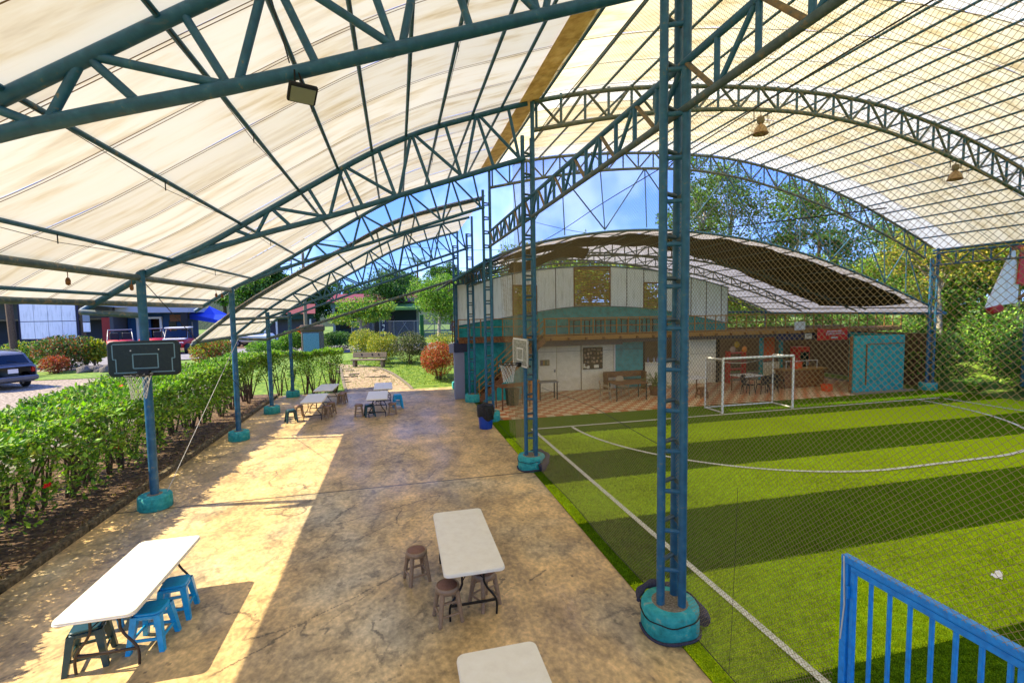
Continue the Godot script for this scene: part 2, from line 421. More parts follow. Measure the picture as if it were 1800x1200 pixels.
	M.orange = flat(Color(0.80, 0.28, 0.05), 0.55)
	M.cord = flat(Color(0.75, 0.74, 0.70), 0.8)
	M.glass_dark = flat(Color(0.06, 0.09, 0.12), 0.08)
	M.metal = flat(Color(0.5, 0.5, 0.5), 0.4, 0.6)

# ------------------------------------------------------------------ steelwork
# roof lines measured across the hall, [x, y]
var PA := [[-5.93, 4.16], [-4.93, 4.80], [-3.73, 5.46], [-2.8, 6.04], [-1.66, 6.76], [-0.47, 7.48], [0.65, 8.03], [1.81, 8.44], [3.1, 8.86], [4.9, 9.30], [7.3, 9.65], [9.0, 9.79], [11.0, 9.86], [13.0, 9.80], [15.0, 9.52], [17.0, 9.08], [19.0, 8.47], [20.5, 7.90], [22.0, 7.28], [23.6, 6.56]]
var PAL := [[-4.95, 4.76], [-4.2, 5.06], [-3.15, 5.46], [-1.1, 6.10], [0.0, 6.48], [3.05, 7.52]]
var PAC := [[3.26, 8.18], [5.4, 8.66], [7.5, 9.0], [9.3, 9.17], [11.0, 9.22], [13.4, 9.03], [16.6, 8.34], [19.0, 7.62], [20.9, 6.96], [23.1, 6.05]]
var PB := [[-6.17, 3.15], [-5.24, 3.92], [-3.27, 5.21], [-1.83, 6.02], [0.14, 7.09], [1.8, 7.62], [3.2, 8.0]]
var PBL := [[-4.85, 3.82], [-1.26, 5.13], [3.05, 6.62]]
var PC := [[1.9, 5.0], [3.2, 5.75], [4.06, 6.10], [6.0, 6.57], [8.0, 6.86], [9.94, 6.96], [12.2, 6.86], [14.3, 6.62], [16.3, 6.24], [19.3, 5.42], [23.3, 4.05], [24.7, 3.55]]

func line_pts(tab: Array, x0: float, x1: float, d: float, n: int, dy := 0.0) -> Array:
	var out := []
	for i in n + 1:
		var x := lerpf(x0, x1, float(i) / n)
		out.append(v(x, lin(tab, x) + dy, d))
	return out

# Warren web with verticals between two lines
func web(parent: Node, ta: Array, tb: Array, x0: float, x1: float, d: float, panels: int, r: float, m: Material, m2: Material) -> void:
	for i in panels + 1:
		var x := lerpf(x0, x1, float(i) / panels)
		var t := v(x, lin(ta, x), d)
		var b := v(x, lin(tb, x), d)
		bar(parent, "web_strut", t, b, r, m)
		if i < panels:
			var x2 := lerpf(x0, x1, float(i + 1) / panels)
			if i % 2 == 0: bar(parent, "web_diagonal", t, v(x2, lin(tb, x2), d), r, m2)
			else: bar(parent, "web_diagonal", b, v(x2, lin(ta, x2), d), r, m2)

func wing_truss(ta: Array, tb: Array, d: float, x0: float, xe: float, r: float, label: String) -> Node3D:
	var t := top("wing_truss", label, "roof truss", Vector3.ZERO, 0.0, "pipe trusses of the side wing")
	part(t, "top_chord", tube(line_pts(ta, x0, 3.12, d, 30, -r - 0.02), r, 12), M.steel)
	part(t, "bottom_chord", tube(line_pts(tb, xe, 3.05, d, 16), r, 12), M.steel)
	var x := -4.0
	while x < 2.6:
		var T0 := v(x, lin(ta, x) - r, d)
		var T1 := v(x + 0.74, lin(ta, x + 0.74) - r, d)
		var B := v(minf(x + 1.12, 2.95), lin(tb, minf(x + 1.12, 2.95)), d)
		var b := v(x + 0.38, lin(tb, x + 0.38), d)
		bar(t, "web_strut", T0, b, r * 0.62, M.steel)
		bar(t, "web_diagonal", T0 + Vector3(0.05, 0, 0), B, r * 0.62, M.steel)
		if x + 0.74 < 2.9: bar(t, "web_strut", T1, B - Vector3(0.03, 0, 0), r * 0.62, M.steel)
		if x + 1.48 < 3.1: bar(t, "web_strut", v(x + 1.46, lin(ta, x + 1.46) - r, d), B + Vector3(0.04, 0, 0), r * 0.62, M.steel)
		x += 1.48
	return t

func arch_truss(ta: Array, tb: Array, d: float, x0: float, x1: float, panels: int, r: float, label: String, group: String) -> Node3D:
	var t := top("arch_truss", label, "roof truss", Vector3.ZERO, 0.0, group)
	part(t, "top_chord", tube(line_pts(ta, x0, x1, d, 44, -r - 0.02), r, 10), M.dusty if group.begins_with("arch") else M.steel)
	part(t, "bottom_chord", tube(line_pts(tb, x0, x1 - 0.4, d, 44), r, 10), M.dusty if group.begins_with("arch") else M.steel)
	web(t, ta, tb, x0 + 0.1, x1 - 0.4, d, panels, r * 0.6, M.steel, M.dusty)
	return t

func lattice_beam(called: String, label: String, x: float, y1: float, y0: float, d0: float, d1: float, panel: float, r: float) -> Node3D:
	var t := top(called, label, "lattice beam", Vector3.ZERO, 0.0, "lattice beams along the court")
	bar(t, "top_chord", v(x, y1, d0), v(x, y1, d1), r, M.column)
	bar(t, "bottom_chord", v(x, y0, d0), v(x, y0, d1), r, M.dusty)
	var n := int((d1 - d0) / panel)
	for i in n + 1:
		var d := d0 + i * panel
		bar(t, "web_strut", v(x, y0, d), v(x, y1, d), r * 0.72, M.column)
		if i < n:
			if i % 2 == 0: bar(t, "web_diagonal", v(x, y1, d + 0.03), v(x, y0, d + panel - 0.03), r * 0.66, M.column)
			else: bar(t, "web_diagonal", v(x, y0, d + 0.03), v(x, y1, d + panel - 0.03), r * 0.66, M.dusty_brace)
	return t

func lattice_column(x: float, d: float, h0: float, h1: float, label: String, turn := 0.0) -> Node3D:
	var t := top("lattice_column", label, "column", v(x, 0, d), turn, "lattice columns beside the court")
	var fp := []
	for q in [[0.0, 0.0], [0.33, 0.0], [0.345, 0.03], [0.34, 0.30], [0.32, 0.335], [0.0, 0.34]]: fp.append(Vector2(q[0], q[1]))
	part(t, "footing", lathe(fp, 32), M.footing)
	part(t, "mortar_cap", lathe([Vector2(0.0, 0.352), Vector2(0.15, 0.349), Vector2(0.21, 0.342), Vector2(0.22, 0.335)], 20), M.cement)
	var A := Vector3(-0.14, 0, 0.02)
	var B := Vector3(0.08, 0, 0.13)
	var Cc := Vector3(0.12, 0, -0.10)
	bar(t, "pipe", A + Vector3(0, 0.3, 0), A + Vector3(0, h0, 0), 0.049, M.column)
	bar(t, "pipe", B + Vector3(0, 0.3, 0), B + Vector3(0, h1, 0), 0.049, M.column)
	bar(t, "pipe", Cc + Vector3(0, 0.3, 0), Cc + Vector3(0, h0, 0), 0.049, M.column)
	var y := 0.78
	while y < h0 - 0.1:
		bar(t, "rung", A + Vector3(0, y, 0), B + Vector3(0, y, 0), 0.027, M.column)
		bar(t, "rung", A + Vector3(0, y + 0.1, 0), Cc + Vector3(0, y + 0.1, 0), 0.027, M.dusty)
		bar(t, "rung", Cc + Vector3(0, y + 0.07, 0), B + Vector3(0, y + 0.07, 0), 0.027, M.dusty)
		y += 0.485
	return t

func side_post(x: float, d: float, h: float, label: String) -> Node3D:
	var t := top("steel_post", label, "post", v(x, 0, d), 0.0, "round posts along the hedge")
	part(t, "footing", lathe([Vector2(0, 0), Vector2(0.285, 0), Vector2(0.3, 0.02), Vector2(0.295, 0.25), Vector2(0.275, 0.285), Vector2(0, 0.29)], 28), M.footing)
	bar(t, "pipe", Vector3(0, 0.25, 0), Vector3(0, h, 0), 0.078, M.column)
	part(t, "collar", lathe([Vector2(0.0, 0.30), Vector2(0.12, 0.298), Vector2(0.14, 0.285)], 20), M.cement)
	return t

func roof_sheet(ta: Array, x0: float, x1: float, d0: float, d1: float, n: int, dy := 0.0, ripple := 0.012) -> ArrayMesh:
	var ph := rng.randf() * 6.0
	return grid(n, 6, func(u: float, w: float) -> Vector3:
		var x := lerpf(x0, x1, u)
		var wv := sin(x * 3.1 + ph) * 0.006 + sin(w * PI) * -ripple
		return v(x, lin(ta, x) + wv + dy, lerpf(d0, d1, w)), Vector2(6, 1))

func batten(ta: Array, x0: float, x1: float, d: float, w: float, dy: float) -> ArrayMesh:
	return grid(36, 1, func(u: float, q: float) -> Vector3:
		var x := lerpf(x0, x1, u)
		return v(x, lin(ta, x) + dy, d + (q - 0.5) * w))

func steelwork() -> void:
	# left wing and court roof share one curve; the wing reaches from the eave to the column line
	var ra := top("wing_roof", "cream translucent sheet roof over the concrete terrace with brown seams", "roof")
	var d := -6.9
	var k := 0
	while d < 16.3:
		var d1 := d + 1.105 if d + 1.2 < 16.3 else 16.85
		part(ra, "roof_sheet", roof_sheet(PA, -5.84, 3.5, d, d1, 40), M["sheet%d" % (k % 3)])
		part(ra, "seam", batten(PA, -5.84, 3.5, d - 0.028, 0.016, -0.022), M.seam)
		part(ra, "seam", batten(PA, -5.84, 3.5, d + 0.028, 0.016, -0.022), M.seam)
		d += 1.105; k += 1
	for x in [-5.55, -4.4, -3.1, -1.95, -1.15, -0.43, 0.31, 1.04, 1.81, 2.5]:
		bar(ra, "purlin", v(x, lin(PA, x) - 0.045, -6.8), v(x, lin(PA, x) - 0.045, 16.45), 0.031, M.steel)
		if x < 1.5 and x > -5.0:
			for dd in [2.2, 7.6, 13.2]:   # hangers and the wire under the purlin
				bar(ra, "wire", v(x + 0.02, lin(PA, x) - 0.07, dd - 2.6), v(x + 0.02, lin(PA, x) - 0.17, dd), 0.004, M.wire)
				bar(ra, "wire", v(x + 0.02, lin(PA, x) - 0.17, dd), v(x + 0.02, lin(PA, x) - 0.07, dd + 2.6), 0.004, M.wire)
				bar(ra, "hanger", v(x + 0.02, lin(PA, x) - 0.06, dd), v(x + 0.02, lin(PA, x) - 0.19, dd), 0.007, M.wire)
	bar(ra, "eave_beam", v(-5.80, lin(PA, -5.80) - 0.045, -6.8), v(-5.80, lin(PA, -5.80) - 0.045, 16.6), 0.06, M.dusty)
	bar(ra, "post_beam", v(-4.95, 4.68, -6.8), v(-4.95, 4.68, 16.2), 0.062, M.dusty)
	for dd in [4.9, 10.88]: bar(ra, "eave_arm", v(-6.0, 4.02, dd), v(-4.95, 3.93, dd), 0.055, M.dusty)
	var rc := top("court_roof", "arched roof of translucent cream and grey sheets over the football court", "roof")
	d = -6.9; k = 0
	while d < 16.3:
		var d1 := minf(d + 1.105, 16.42)
		part(rc, "roof_sheet", roof_sheet(PA, 3.42, 24.0, d, d1, 60, 0.02), M["court_sheet%d" % ((k * 2 + k / 3) % 3)])
		part(rc, "seam", batten(PA, 3.42, 24.0, d, 0.025, -0.004), M.seam_light)
		d += 1.105; k += 1
	part(rc, "overlap_strip", grid(6, 60, func(u: float, w: float) -> Vector3:
		var xx := lerpf(2.92, 3.40, u)
		return v(xx, lin(PA, xx) - 0.05 - 0.02 * sin(w * 70.0) * u, lerpf(-6.5, 16.4, w))), M.strip)
	var x := 3.5
	while x < 23.6:
		bar(rc, "purlin", v(x, lin(PA, x) - 0.03, -6.8), v(x, lin(PA, x) - 0.03, 16.45), 0.03, M.steel)
		x += 0.775
	for xx in [6.5, 12.2, 17.4]: bar(rc, "tie_wire", v(xx, lin(PA, xx) - 0.1, -3.0), v(xx + 3.0, lin(PA, xx + 3.0) - 0.1, 16.0), 0.006, M.rust)
	bar(rc, "eave_beam", v(23.9, lin(PA, 23.9) - 0.06, -6.8), v(23.9, lin(PA, 23.9) - 0.06, 16.4), 0.055, M.steel)
	# trusses
	wing_truss(PA, PAL, 4.9, -6.0, -4.95, 0.064, "heavy blue pipe truss with a hanging floodlight")
	wing_truss(PA, PAL, 10.95, -6.0, -4.95, 0.06, "blue pipe truss rising from the basketball post")
	wing_truss(PA, PAL, 16.25, -6.0, -4.95, 0.055, "blue pipe truss at the far end of the cream roof")
	arch_truss(PA, PAC, 4.9, 3.25, 23.6, 32, 0.055, "arched pipe truss over the court above the nearest lattice column", "arch trusses over the court")
	arch_truss(PA, PAC, 10.95, 3.25, 23.6, 32, 0.055, "arched pipe truss carrying the two caged lamps", "arch trusses over the court")
	var t3 := arch_truss(PA, PAC, 16.25, 3.25, 23.6, 32, 0.05, "arched pipe truss with gable bracing above the clubhouse roof", "arch trusses over the court")
	# gable bracing between the last arch and the clubhouse roof
	var lo := [4.3, 7.6, 11.0, 14.5, 18.0, 21.0, 23.2]
	var hi := [5.9, 9.2, 12.8, 16.3, 19.6, 22.1]
	for i in hi.size():
		var h := v(hi[i], lin(PAC, hi[i]), 16.25)
		bar(t3, "brace", h, v(lo[i], lin(PC, lo[i]) + 0.05, 16.3), 0.026, M.steel)
		bar(t3, "brace", h, v(lo[i + 1], lin(PC, lo[i + 1]) + 0.05, 16.3), 0.026, M.steel)
		bar(t3, "brace", h, v(hi[i] + 0.12, lin(PC, hi[i] + 0.12) + 0.05, 16.3), 0.022, M.steel)
	for i in lo.size() - 1: bar(t3, "brace", v(lo[i] - 0.2, lin(PAC, lo[i] - 0.2), 16.25), v(lo[i], lin(PC, lo[i]) + 0.05, 16.3), 0.022, M.steel)
	# lower roof of the far bay
	var rb := top("far_wing_roof", "lower cream sheet roof beyond the first roof on slim posts", "roof")
	d = 16.5; k = 0
	while d < 24.3:
		part(rb, "roof_sheet", roof_sheet(PB, -6.25, 3.15, d, minf(d + 0.8, 24.45), 36), M["sheet%d" % (k % 3)])
		part(rb, "seam", batten(PB, -6.25, 3.15, d, 0.02, -0.02), M.seam_light)
		d += 0.8; k += 1
	for xx in [-5.6, -4.4, -3.2, -1.9, -0.6, 0.7, 2.0]: bar(rb, "purlin", v(xx, lin(PB, xx) - 0.045, 16.6), v(xx, lin(PB, xx) - 0.045, 24.4), 0.03, M.dusty)
	part(rb, "edge_pipe", tube(line_pts(PB, -6.3, 3.1, 16.66, 26, -0.07), 0.055), M.dusty)
	bar(rb, "eave_beam", v(-6.2, 3.06, 16.6), v(-6.2, 3.06, 24.4), 0.055, M.dusty)
	bar(rb, "post_beam", v(-4.92, 3.78, 16.3), v(-4.92, 3.78, 24.3), 0.05, M.dusty)
	bar(rb, "post_beam", v(-4.92, 4.12, 16.6), v(-4.92, 4.12, 24.3), 0.04, M.dusty)
	wing_truss(PB, PBL, 20.1, -6.2, -4.85, 0.05, "slim pipe truss of the lower far roof on the third post")
	wing_truss(PB, PBL, 23.85, -6.2, -4.85, 0.05, "slim pipe truss closing the lower far roof on the fourth post")
	var sp := top("sloping_pipe", "single long pipe sloping from the third post up to the clubhouse", "pipe")
	bar(sp, "pipe", v(-4.95, 2.95, 20.05), v(2.9, 5.42, 20.1), 0.055, M.dusty)
	bar(sp, "pipe", v(-6.35, 3.0, 20.05), v(-4.95, 2.93, 20.05), 0.05, M.dusty)
	# beams along the column line
	lattice_beam("lattice_beam", "blue lattice beam through the tall columns with rusty diagonals", 3.2, 6.65, 6.15, -6.4, 16.25, 0.56, 0.043)
	lattice_beam("lattice_beam", "low lattice beam beside the clubhouse stair", 3.2, 5.55, 5.02, 16.35, 24.0, 0.45, 0.035)
	lattice_beam("lattice_beam", "blue lattice beam in front of the yellow trees", 23.6, 6.2, 5.68, -6.4, 16.2, 0.62, 0.04)
	# columns and posts
	lattice_column(3.15, 4.92, 8.6, 8.75, "tall blue lattice column with navy cloth tied round its teal footing")
	lattice_column(3.15, 11.02, 8.05, 8.8, "blue lattice column carrying the white basketball board")
	lattice_column(3.15, 16.3, 8.1, 8.8, "blue lattice column behind the blue bin")
	lattice_column(3.1, 20.0, 7.2, 7.9, "blue lattice column at the foot of the clubhouse stair")
	lattice_column(2.95, 23.7, 7.2, 7.9, "blue lattice column beside the red bush")
	lattice_column(23.7, 16.25, 6.0, 6.45, "lattice column at the far corner of the court before the yellow trees")
	side_post(-4.93, 10.85, 4.85, "blue post with the black basketball board")
	side_post(-4.93, 16.1, 4.75, "blue post second along the hedge from the basketball post")
	side_post(-4.93, 20.1, 4.0, "blue post with the sloping pipe attached")
	side_post(-4.9, 23.8, 4.0, "blue post at the corner of the clipped hedge")

# ------------------------------------------------------------------ ground
func S(t: float) -> float:
	t = clampf(t, 0.0, 1.0)
	return t * t * (3.0 - 2.0 * t)

func gh(x: float, d: float) -> float:
	return -0.06 + 0.66 * maxf(S((-x - 7.6) / 3.0), maxf(S((d - 25.4) / 4.0), S((x - 27.2) / 3.0)))

func drape(x0: float, x1: float, d0: float, d1: float, n: int, m: int, off: float) -> ArrayMesh:
	return grid(n, m, func(u: float, w: float) -> Vector3:
		var x := lerpf(x0, x1, u)
		var d := lerpf(d0, d1, w)
		return v(x, gh(x, d) + off, d))

func ribbon(left: Array, right: Array, off: float) -> ArrayMesh:
	var n := left.size() - 1
	return grid(6, n * 6, func(u: float, w: float) -> Vector3:
		var t := w * n
		var i := mini(int(t), n - 1)
		var f := t - i
		var l: Vector2 = left[i].cubic_interpolate(left[i + 1], left[maxi(i - 1, 0)], left[mini(i + 2, n)], f)
		var r: Vector2 = right[i].cubic_interpolate(right[i + 1], right[maxi(i - 1, 0)], right[mini(i + 2, n)], f)
		var p := l.lerp(r, u)
		return v(p.x, gh(p.x, p.y) + off, p.y))

func ground() -> void:
	var xs := []
	var ds := []
	for q in [[-300.0, -30.0, 20.0], [-30.0, -12.0, 1.5], [-12.0, -5.5, 0.4], [-5.5, 24.5, 3.0], [24.5, 32.0, 0.6], [32.0, 332.0, 20.0]]:
		var a: float = q[0]
		while a < q[1] - 0.01:
			xs.append(a); a += q[2]
	xs.append(332.0)
	for q in [[-60.0, 24.8, 3.2], [24.8, 31.2, 0.4], [31.2, 60.0, 2.4], [60.0, 400.0, 20.0]]:
		var a: float = q[0]
		while a < q[1] - 0.01:
			ds.append(a); a += q[2]
	ds.append(400.0)
	struct("ground", grid(xs.size() - 1, ds.size() - 1, func(u: float, w: float) -> Vector3:
		var x: float = xs[roundi(u * (xs.size() - 1))]
		var d: float = ds[roundi(w * (ds.size() - 1))]
		return v(x, gh(x, d), d)), M.lawn)
	struct("soil_bed", drape(-9.2, -5.75, 2.0, 25.4, 14, 40, 0.02), M.soil)
	struct("gravel_yard", drape(-60, -9.0, 4, 36, 60, 30, 0.025), M.gravel)
	struct("grass_strip", drape(-24, -15.5, 29.5, 34.0, 30, 10, 0.05), M.lawn)
	struct("lawn", drape(-9.0, 3.0, 25.2, 40.0, 40, 40, 0.02), M.lawn)
	var road := struct("road", ribbon([Vector2(-60, 24), Vector2(-26, 34), Vector2(-12, 40.5), Vector2(5, 41), Vector2(60, 41)], [Vector2(-60, 33), Vector2(-29, 43), Vector2(-14, 49.5), Vector2(5, 50), Vector2(60, 50)], 0.06), M.road)
	struct("far_yard", drape(-80, -14.5, 50, 66, 20, 8, 0.04), M.soil)
	# concrete terrace
	var slab := struct("concrete_terrace", grid(1, 1, func(u: float, w: float) -> Vector3: return v(lerpf(-5.6, 3.1, u), 0.0, lerpf(1.0, 24.25, w))), M.slab)
	bx(slab, "slab_edge", -5.6, 3.1, -0.12, -0.004, -8.0, 24.24, M.cement, 0.0)
	struct("terrace_behind", grid(1, 1, func(u: float, w: float) -> Vector3: return v(lerpf(-5.6, 3.1, u), -0.001, lerpf(-8.0, 1.0, w))), M.path)
	var kerb := struct("kerb", cbox(Vector3(0.17, 0.24, 1.98), 0.03), M.kerb)
	kerb.position = v(-5.69, -0.02, -7.0)
	for i in range(1, 16):
		var kb := part(kerb, "kerb_stone", cbox(Vector3(0.17, 0.24, 1.98), 0.03), M.kerb)
		kb.position = Vector3(rng.randf_range(-0.008, 0.008), rng.randf_range(-0.012, 0.012), -i * 2.0)
	# path to the bench
	var L := [Vector2(-2.45, 24.2), Vector2(-2.75, 26.0), Vector2(-3.1, 28.0), Vector2(-3.6, 30.5), Vector2(-4.6, 33.0)]
	var R := [Vector2(0.55, 24.2), Vector2(0.35, 25.8), Vector2(-0.3, 27.4), Vector2(-1.3, 28.9), Vector2(-2.6, 30.6)]
	var path := struct("garden_path", ribbon(L, R, 0.05), M.path)
	var R2 := []
	for q in R: R2.append(q + Vector2(0.16, 0.1))
	part(path, "path_edging", ribbon(R, R2, 0.075), M.cement)
	var L2 := []
	for q in L: L2.append(q + Vector2(-0.14, 0.0))
	part(path, "path_edging", ribbon(L2, L, 0.075), M.cement)
	for i in 22:   # pale stepping pieces set in the path
		var t := rng.randf()
		var c := v(rng.randf_range(-2.3, 0.1) - t * 1.6, 0, 24.7 + t * 5.4)
		c.y = gh(c.x, -c.z) + 0.055
		part(path, "pale_slab", cbox(Vector3(rng.randf_range(0.3, 0.55), 0.012, rng.randf_range(0.2, 0.3))), M.cement, Transform3D(Basis(Vector3.UP, rng.randf_range(-0.4, 0.4)), c))
	# court turf: two-metre rolls of alternating light and dark pile
	var turf := struct("artificial_turf", cbox(Vector3(21.3, 0.1, 0.2), 0.0), M.turf_dark)
	turf.position = v(13.8, -0.06, 16.0)
	var dd := 13.74
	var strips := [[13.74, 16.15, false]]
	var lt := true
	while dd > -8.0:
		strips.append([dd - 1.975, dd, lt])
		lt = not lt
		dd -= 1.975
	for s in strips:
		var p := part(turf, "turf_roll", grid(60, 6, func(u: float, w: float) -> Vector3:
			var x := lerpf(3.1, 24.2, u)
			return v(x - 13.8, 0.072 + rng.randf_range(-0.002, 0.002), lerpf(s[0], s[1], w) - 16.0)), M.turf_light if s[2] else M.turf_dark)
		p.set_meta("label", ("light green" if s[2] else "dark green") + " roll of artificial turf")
	var tuft := G.new()
	for k in 4:
		var a := k * 1.7
		tuft.leaf(Vector3(cos(a) * 0.008, 0, sin(a) * 0.008), Vector3(cos(a) * 0.45, 0.9, sin(a) * 0.45).normalized(), Vector3(-sin(a), 0, cos(a)), 0.034, 0.0075, Color.WHITE)
	tuft.C = PackedColorArray()
	var mm := MultiMesh.new()
	mm.transform_format = MultiMesh.TRANSFORM_3D
	mm.use_colors = true
	mm.mesh = tuft.mesh()
	var N := 110000
	var wear := FastNoiseLite.new(); wear.seed = 6; wear.frequency = 0.35; wear.fractal_octaves = 4
	mm.instance_count = N
	for i in N:
		var d := 1.2 + pow(rng.randf(), 1.25) * 12.8
		var x := 3.12 + rng.randf() * rng.randf_range(3.0, 13.0)
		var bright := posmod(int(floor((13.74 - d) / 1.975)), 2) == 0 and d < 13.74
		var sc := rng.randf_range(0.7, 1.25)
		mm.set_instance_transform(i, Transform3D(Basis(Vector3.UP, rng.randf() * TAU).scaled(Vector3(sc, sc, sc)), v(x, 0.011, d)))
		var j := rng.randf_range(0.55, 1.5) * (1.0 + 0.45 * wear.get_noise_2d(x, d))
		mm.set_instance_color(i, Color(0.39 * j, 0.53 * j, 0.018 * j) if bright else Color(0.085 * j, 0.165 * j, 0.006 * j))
	var fm := leafy(Color(0.4, 0.45, 0.1))
	fm.metallic_specular = 0.1
	mm.mesh.surface_set_material(0, fm)
	var fib := MultiMeshInstance3D.new()
	fib.name = "turf_fibres"
	fib.multimesh = mm
	fib.set_meta("kind", "stuff")
	turf.add_child(fib)
	fib.position = -turf.position
	var lines := struct("court_line", grid(1, 40, func(u: float, w: float) -> Vector3: return v(4.2 + (u - 0.5) * 0.1, 0.035, lerpf(-7.0, 14.6, w))), M.line)
	part(lines, "goal_line", grid(60, 1, func(u: float, w: float) -> Vector3: return v(lerpf(4.26, 21.9, u), 0.035, 14.5 + w * 0.1)), M.line)
	part(lines, "side_line", grid(1, 40, func(u: float, w: float) -> Vector3: return v(21.9 + (u - 0.5) * 0.1, 0.036, lerpf(-7.0, 14.4, w))), M.line)
	part(lines, "penalty_arc", grid(80, 1, func(u: float, w: float) -> Vector3:
		var r := 6.0 + (w - 0.5) * 0.1
		if u < 0.42: return v(11.55 - r * cos(u / 0.42 * PI / 2), 0.036, 14.45 - r * sin(u / 0.42 * PI / 2))
		if u < 0.58: return v(lerpf(11.55, 14.65, (u - 0.42) / 0.16), 0.036, 14.45 - r)
		return v(14.65 + r * sin((u - 0.58) / 0.42 * PI / 2), 0.036, 14.45 - r * cos((u - 0.58) / 0.42 * PI / 2))), M.line)
	# tiled floor in front of the clubhouse
	var tf := struct("tiled_floor", cbox(Vector3(19.6, 0.1, 8.0), 0.0), M.cement)
	tf.position = v(13.3, -0.055, 20.15)
	var rest := [G.new(), G.new()]
	var ts := 0.33
	var cnt := 0
	var tb := cbox(Vector3(ts - 0.008, 0.02, ts - 0.008), 0.002)
	for j in 15:
		for i in 57:
			var x := 3.6 + (i + 0.5) * ts
			var d := 16.2 + (j + 0.5) * ts
			var alt := (i + j) % 2 == 0
			if x > 19.5 and d < 16.65: continue
			if j < 5 and i < 54 and cnt < 290:
				cnt += 1
				part(tf, "floor_tile", tb, M.tile_a if alt else M.tile_b, Transform3D(Basis.IDENTITY, v(x - 13.3, 0.06, d - 20.15)))
			else: rest[0 if alt else 1].box(v(x - 13.3, 0.06, d - 20.15), Vector3(ts - 0.008, 0.02, ts - 0.008))
	part(tf, "orange_tiles", rest[0].mesh(), M.tile_a).set_meta("kind", "stuff")
	part(tf, "cream_tiles", rest[1].mesh(), M.tile_b).set_meta("kind", "stuff")

# ------------------------------------------------------------------ net, goal, hoops, gate
func court_net() -> void:
	var t := top("court_net", "tall brown mesh net hung along the side of the court", "net")
	var g := G.new()
	var x := 3.3
	var s := 0.0355 * 1.414
	var X := func(y: float, d: float) -> float: return x + 0.05 * sin(d * 0.9) * sin(y * 0.5) + 0.02 * sin(d * 1.6 + y)
	var D0 := 1.0
	var D1 := 13.2
	var H := 8.0
	for dir in [1, -1]:
		var n := int((D1 - D0 + H) / s)
		for i in n:
			var b := D0 - H + i * s if dir == 1 else D0 + i * s   # where the twine meets y = 0
			var ya := 0.02
			var yb := H
			if dir == 1:
				ya = maxf(ya, D0 - b); yb = minf(yb, D1 - b)
				ya = maxf(ya, minf(1.98, 2.86 - b))   # the gate stands in the net's lower corner
			else:
				ya = maxf(ya, b - D1); yb = minf(yb, b - D0)
			var segs := [[ya, yb]]
			if dir == -1 and b - 2.86 < 1.98: segs = [[ya, b - 2.86], [maxf(ya, 1.98), yb]]
			for sg in segs:
				if sg[1] - sg[0] < 0.02: continue
				var steps := maxi(2, int((sg[1] - sg[0]) / 0.6))
				var pts := []
				for q in steps + 1:
					var y := lerpf(sg[0], sg[1], float(q) / steps)
					var d: float = b + dir * y
					pts.append(v(X.call(y, d), y, d))
				twine(g, pts)
	part(t, "mesh_twine", g.mesh(), M.twine).set_meta("kind", "stuff")
	var rope := func(y0: float, y1: float, d0: float, d1: float, sag: float, r: float) -> void:
		var pts := []
		for i in 25:
			var f := i / 24.0
			var y := lerpf(y0, y1, f) - sag * sin(f * PI)
			var d := lerpf(d0, d1, f)
			pts.append(v(X.call(y, d), y, d))
		part(t, "rope", tube(pts, r, 6), M.wire)
	rope.call(2.17, 2.07, 5.2, 10.6, -0.06, 0.004)
	rope.call(5.85, 5.5, 1.5, 10.5, 0.0, 0.006)
	rope.call(4.6, 6.05, 2.6, 11.0, 0.25, 0.005)
	rope.call(0.04, 0.04, 2.9, 15.8, 0.0, 0.005)
	rope.call(0.05, 2.1, 4.05, 3.96, 0.03, 0.0022)
	rope.call(8.0, 8.0, 1.0, 13.2, 0.0, 0.008)
	# second fold of net gathered at the far columns
	var g2 := G.new()
	for i in 46:
		var dd := 12.4 + i * 0.04
		var pts := []
		for q in 13: pts.append(v(3.36 + 0.04 * sin(i * 0.9 + q * 0.4), 0.1 + q * 0.54, dd + 0.04 * sin(q * 0.8 + i) + q * 0.10))
		twine(g2, pts)
		if i % 2 == 0:
			for q in 40:
				var y := 0.2 + q * 0.16 + (i % 5) * 0.02
				var o := (y - 0.1) / 0.54 * 0.10
				twine(g2, [v(3.36 + 0.04 * sin(i * 0.9), y, dd + o), v(3.36 + 0.04 * sin(i * 0.9 + 1.8), y + 0.03, dd + 0.09 + o)])
	part(t, "gathered_fold", g2.mesh(), M.twine).set_meta("kind", "stuff")

func twine(g: G, pts: Array, r := 0.0017) -> void:
	var b := g.V.size()
	var n := pts.size()
	var t: Vector3 = (pts[n - 1] - pts[0]).normalized()
	var a := t.cross(Vector3.RIGHT)
	if a.length() < 0.1: a = t.cross(Vector3.FORWARD)
	a = a.normalized()
	var c := t.cross(a).normalized()
	var o := [a * r, (c * 0.87 - a * 0.5) * r, (c * -0.87 - a * 0.5) * r]
	for p in pts:
		for k in 3: g.V.append(p + o[k])
	for i in n - 1:
		for k in 3:
			var k2 := (k + 1) % 3
			var q := b + i * 3
			g.I.append_array([q + k, q + k2, q + 3 + k, q + k2, q + 3 + k2, q + 3 + k])

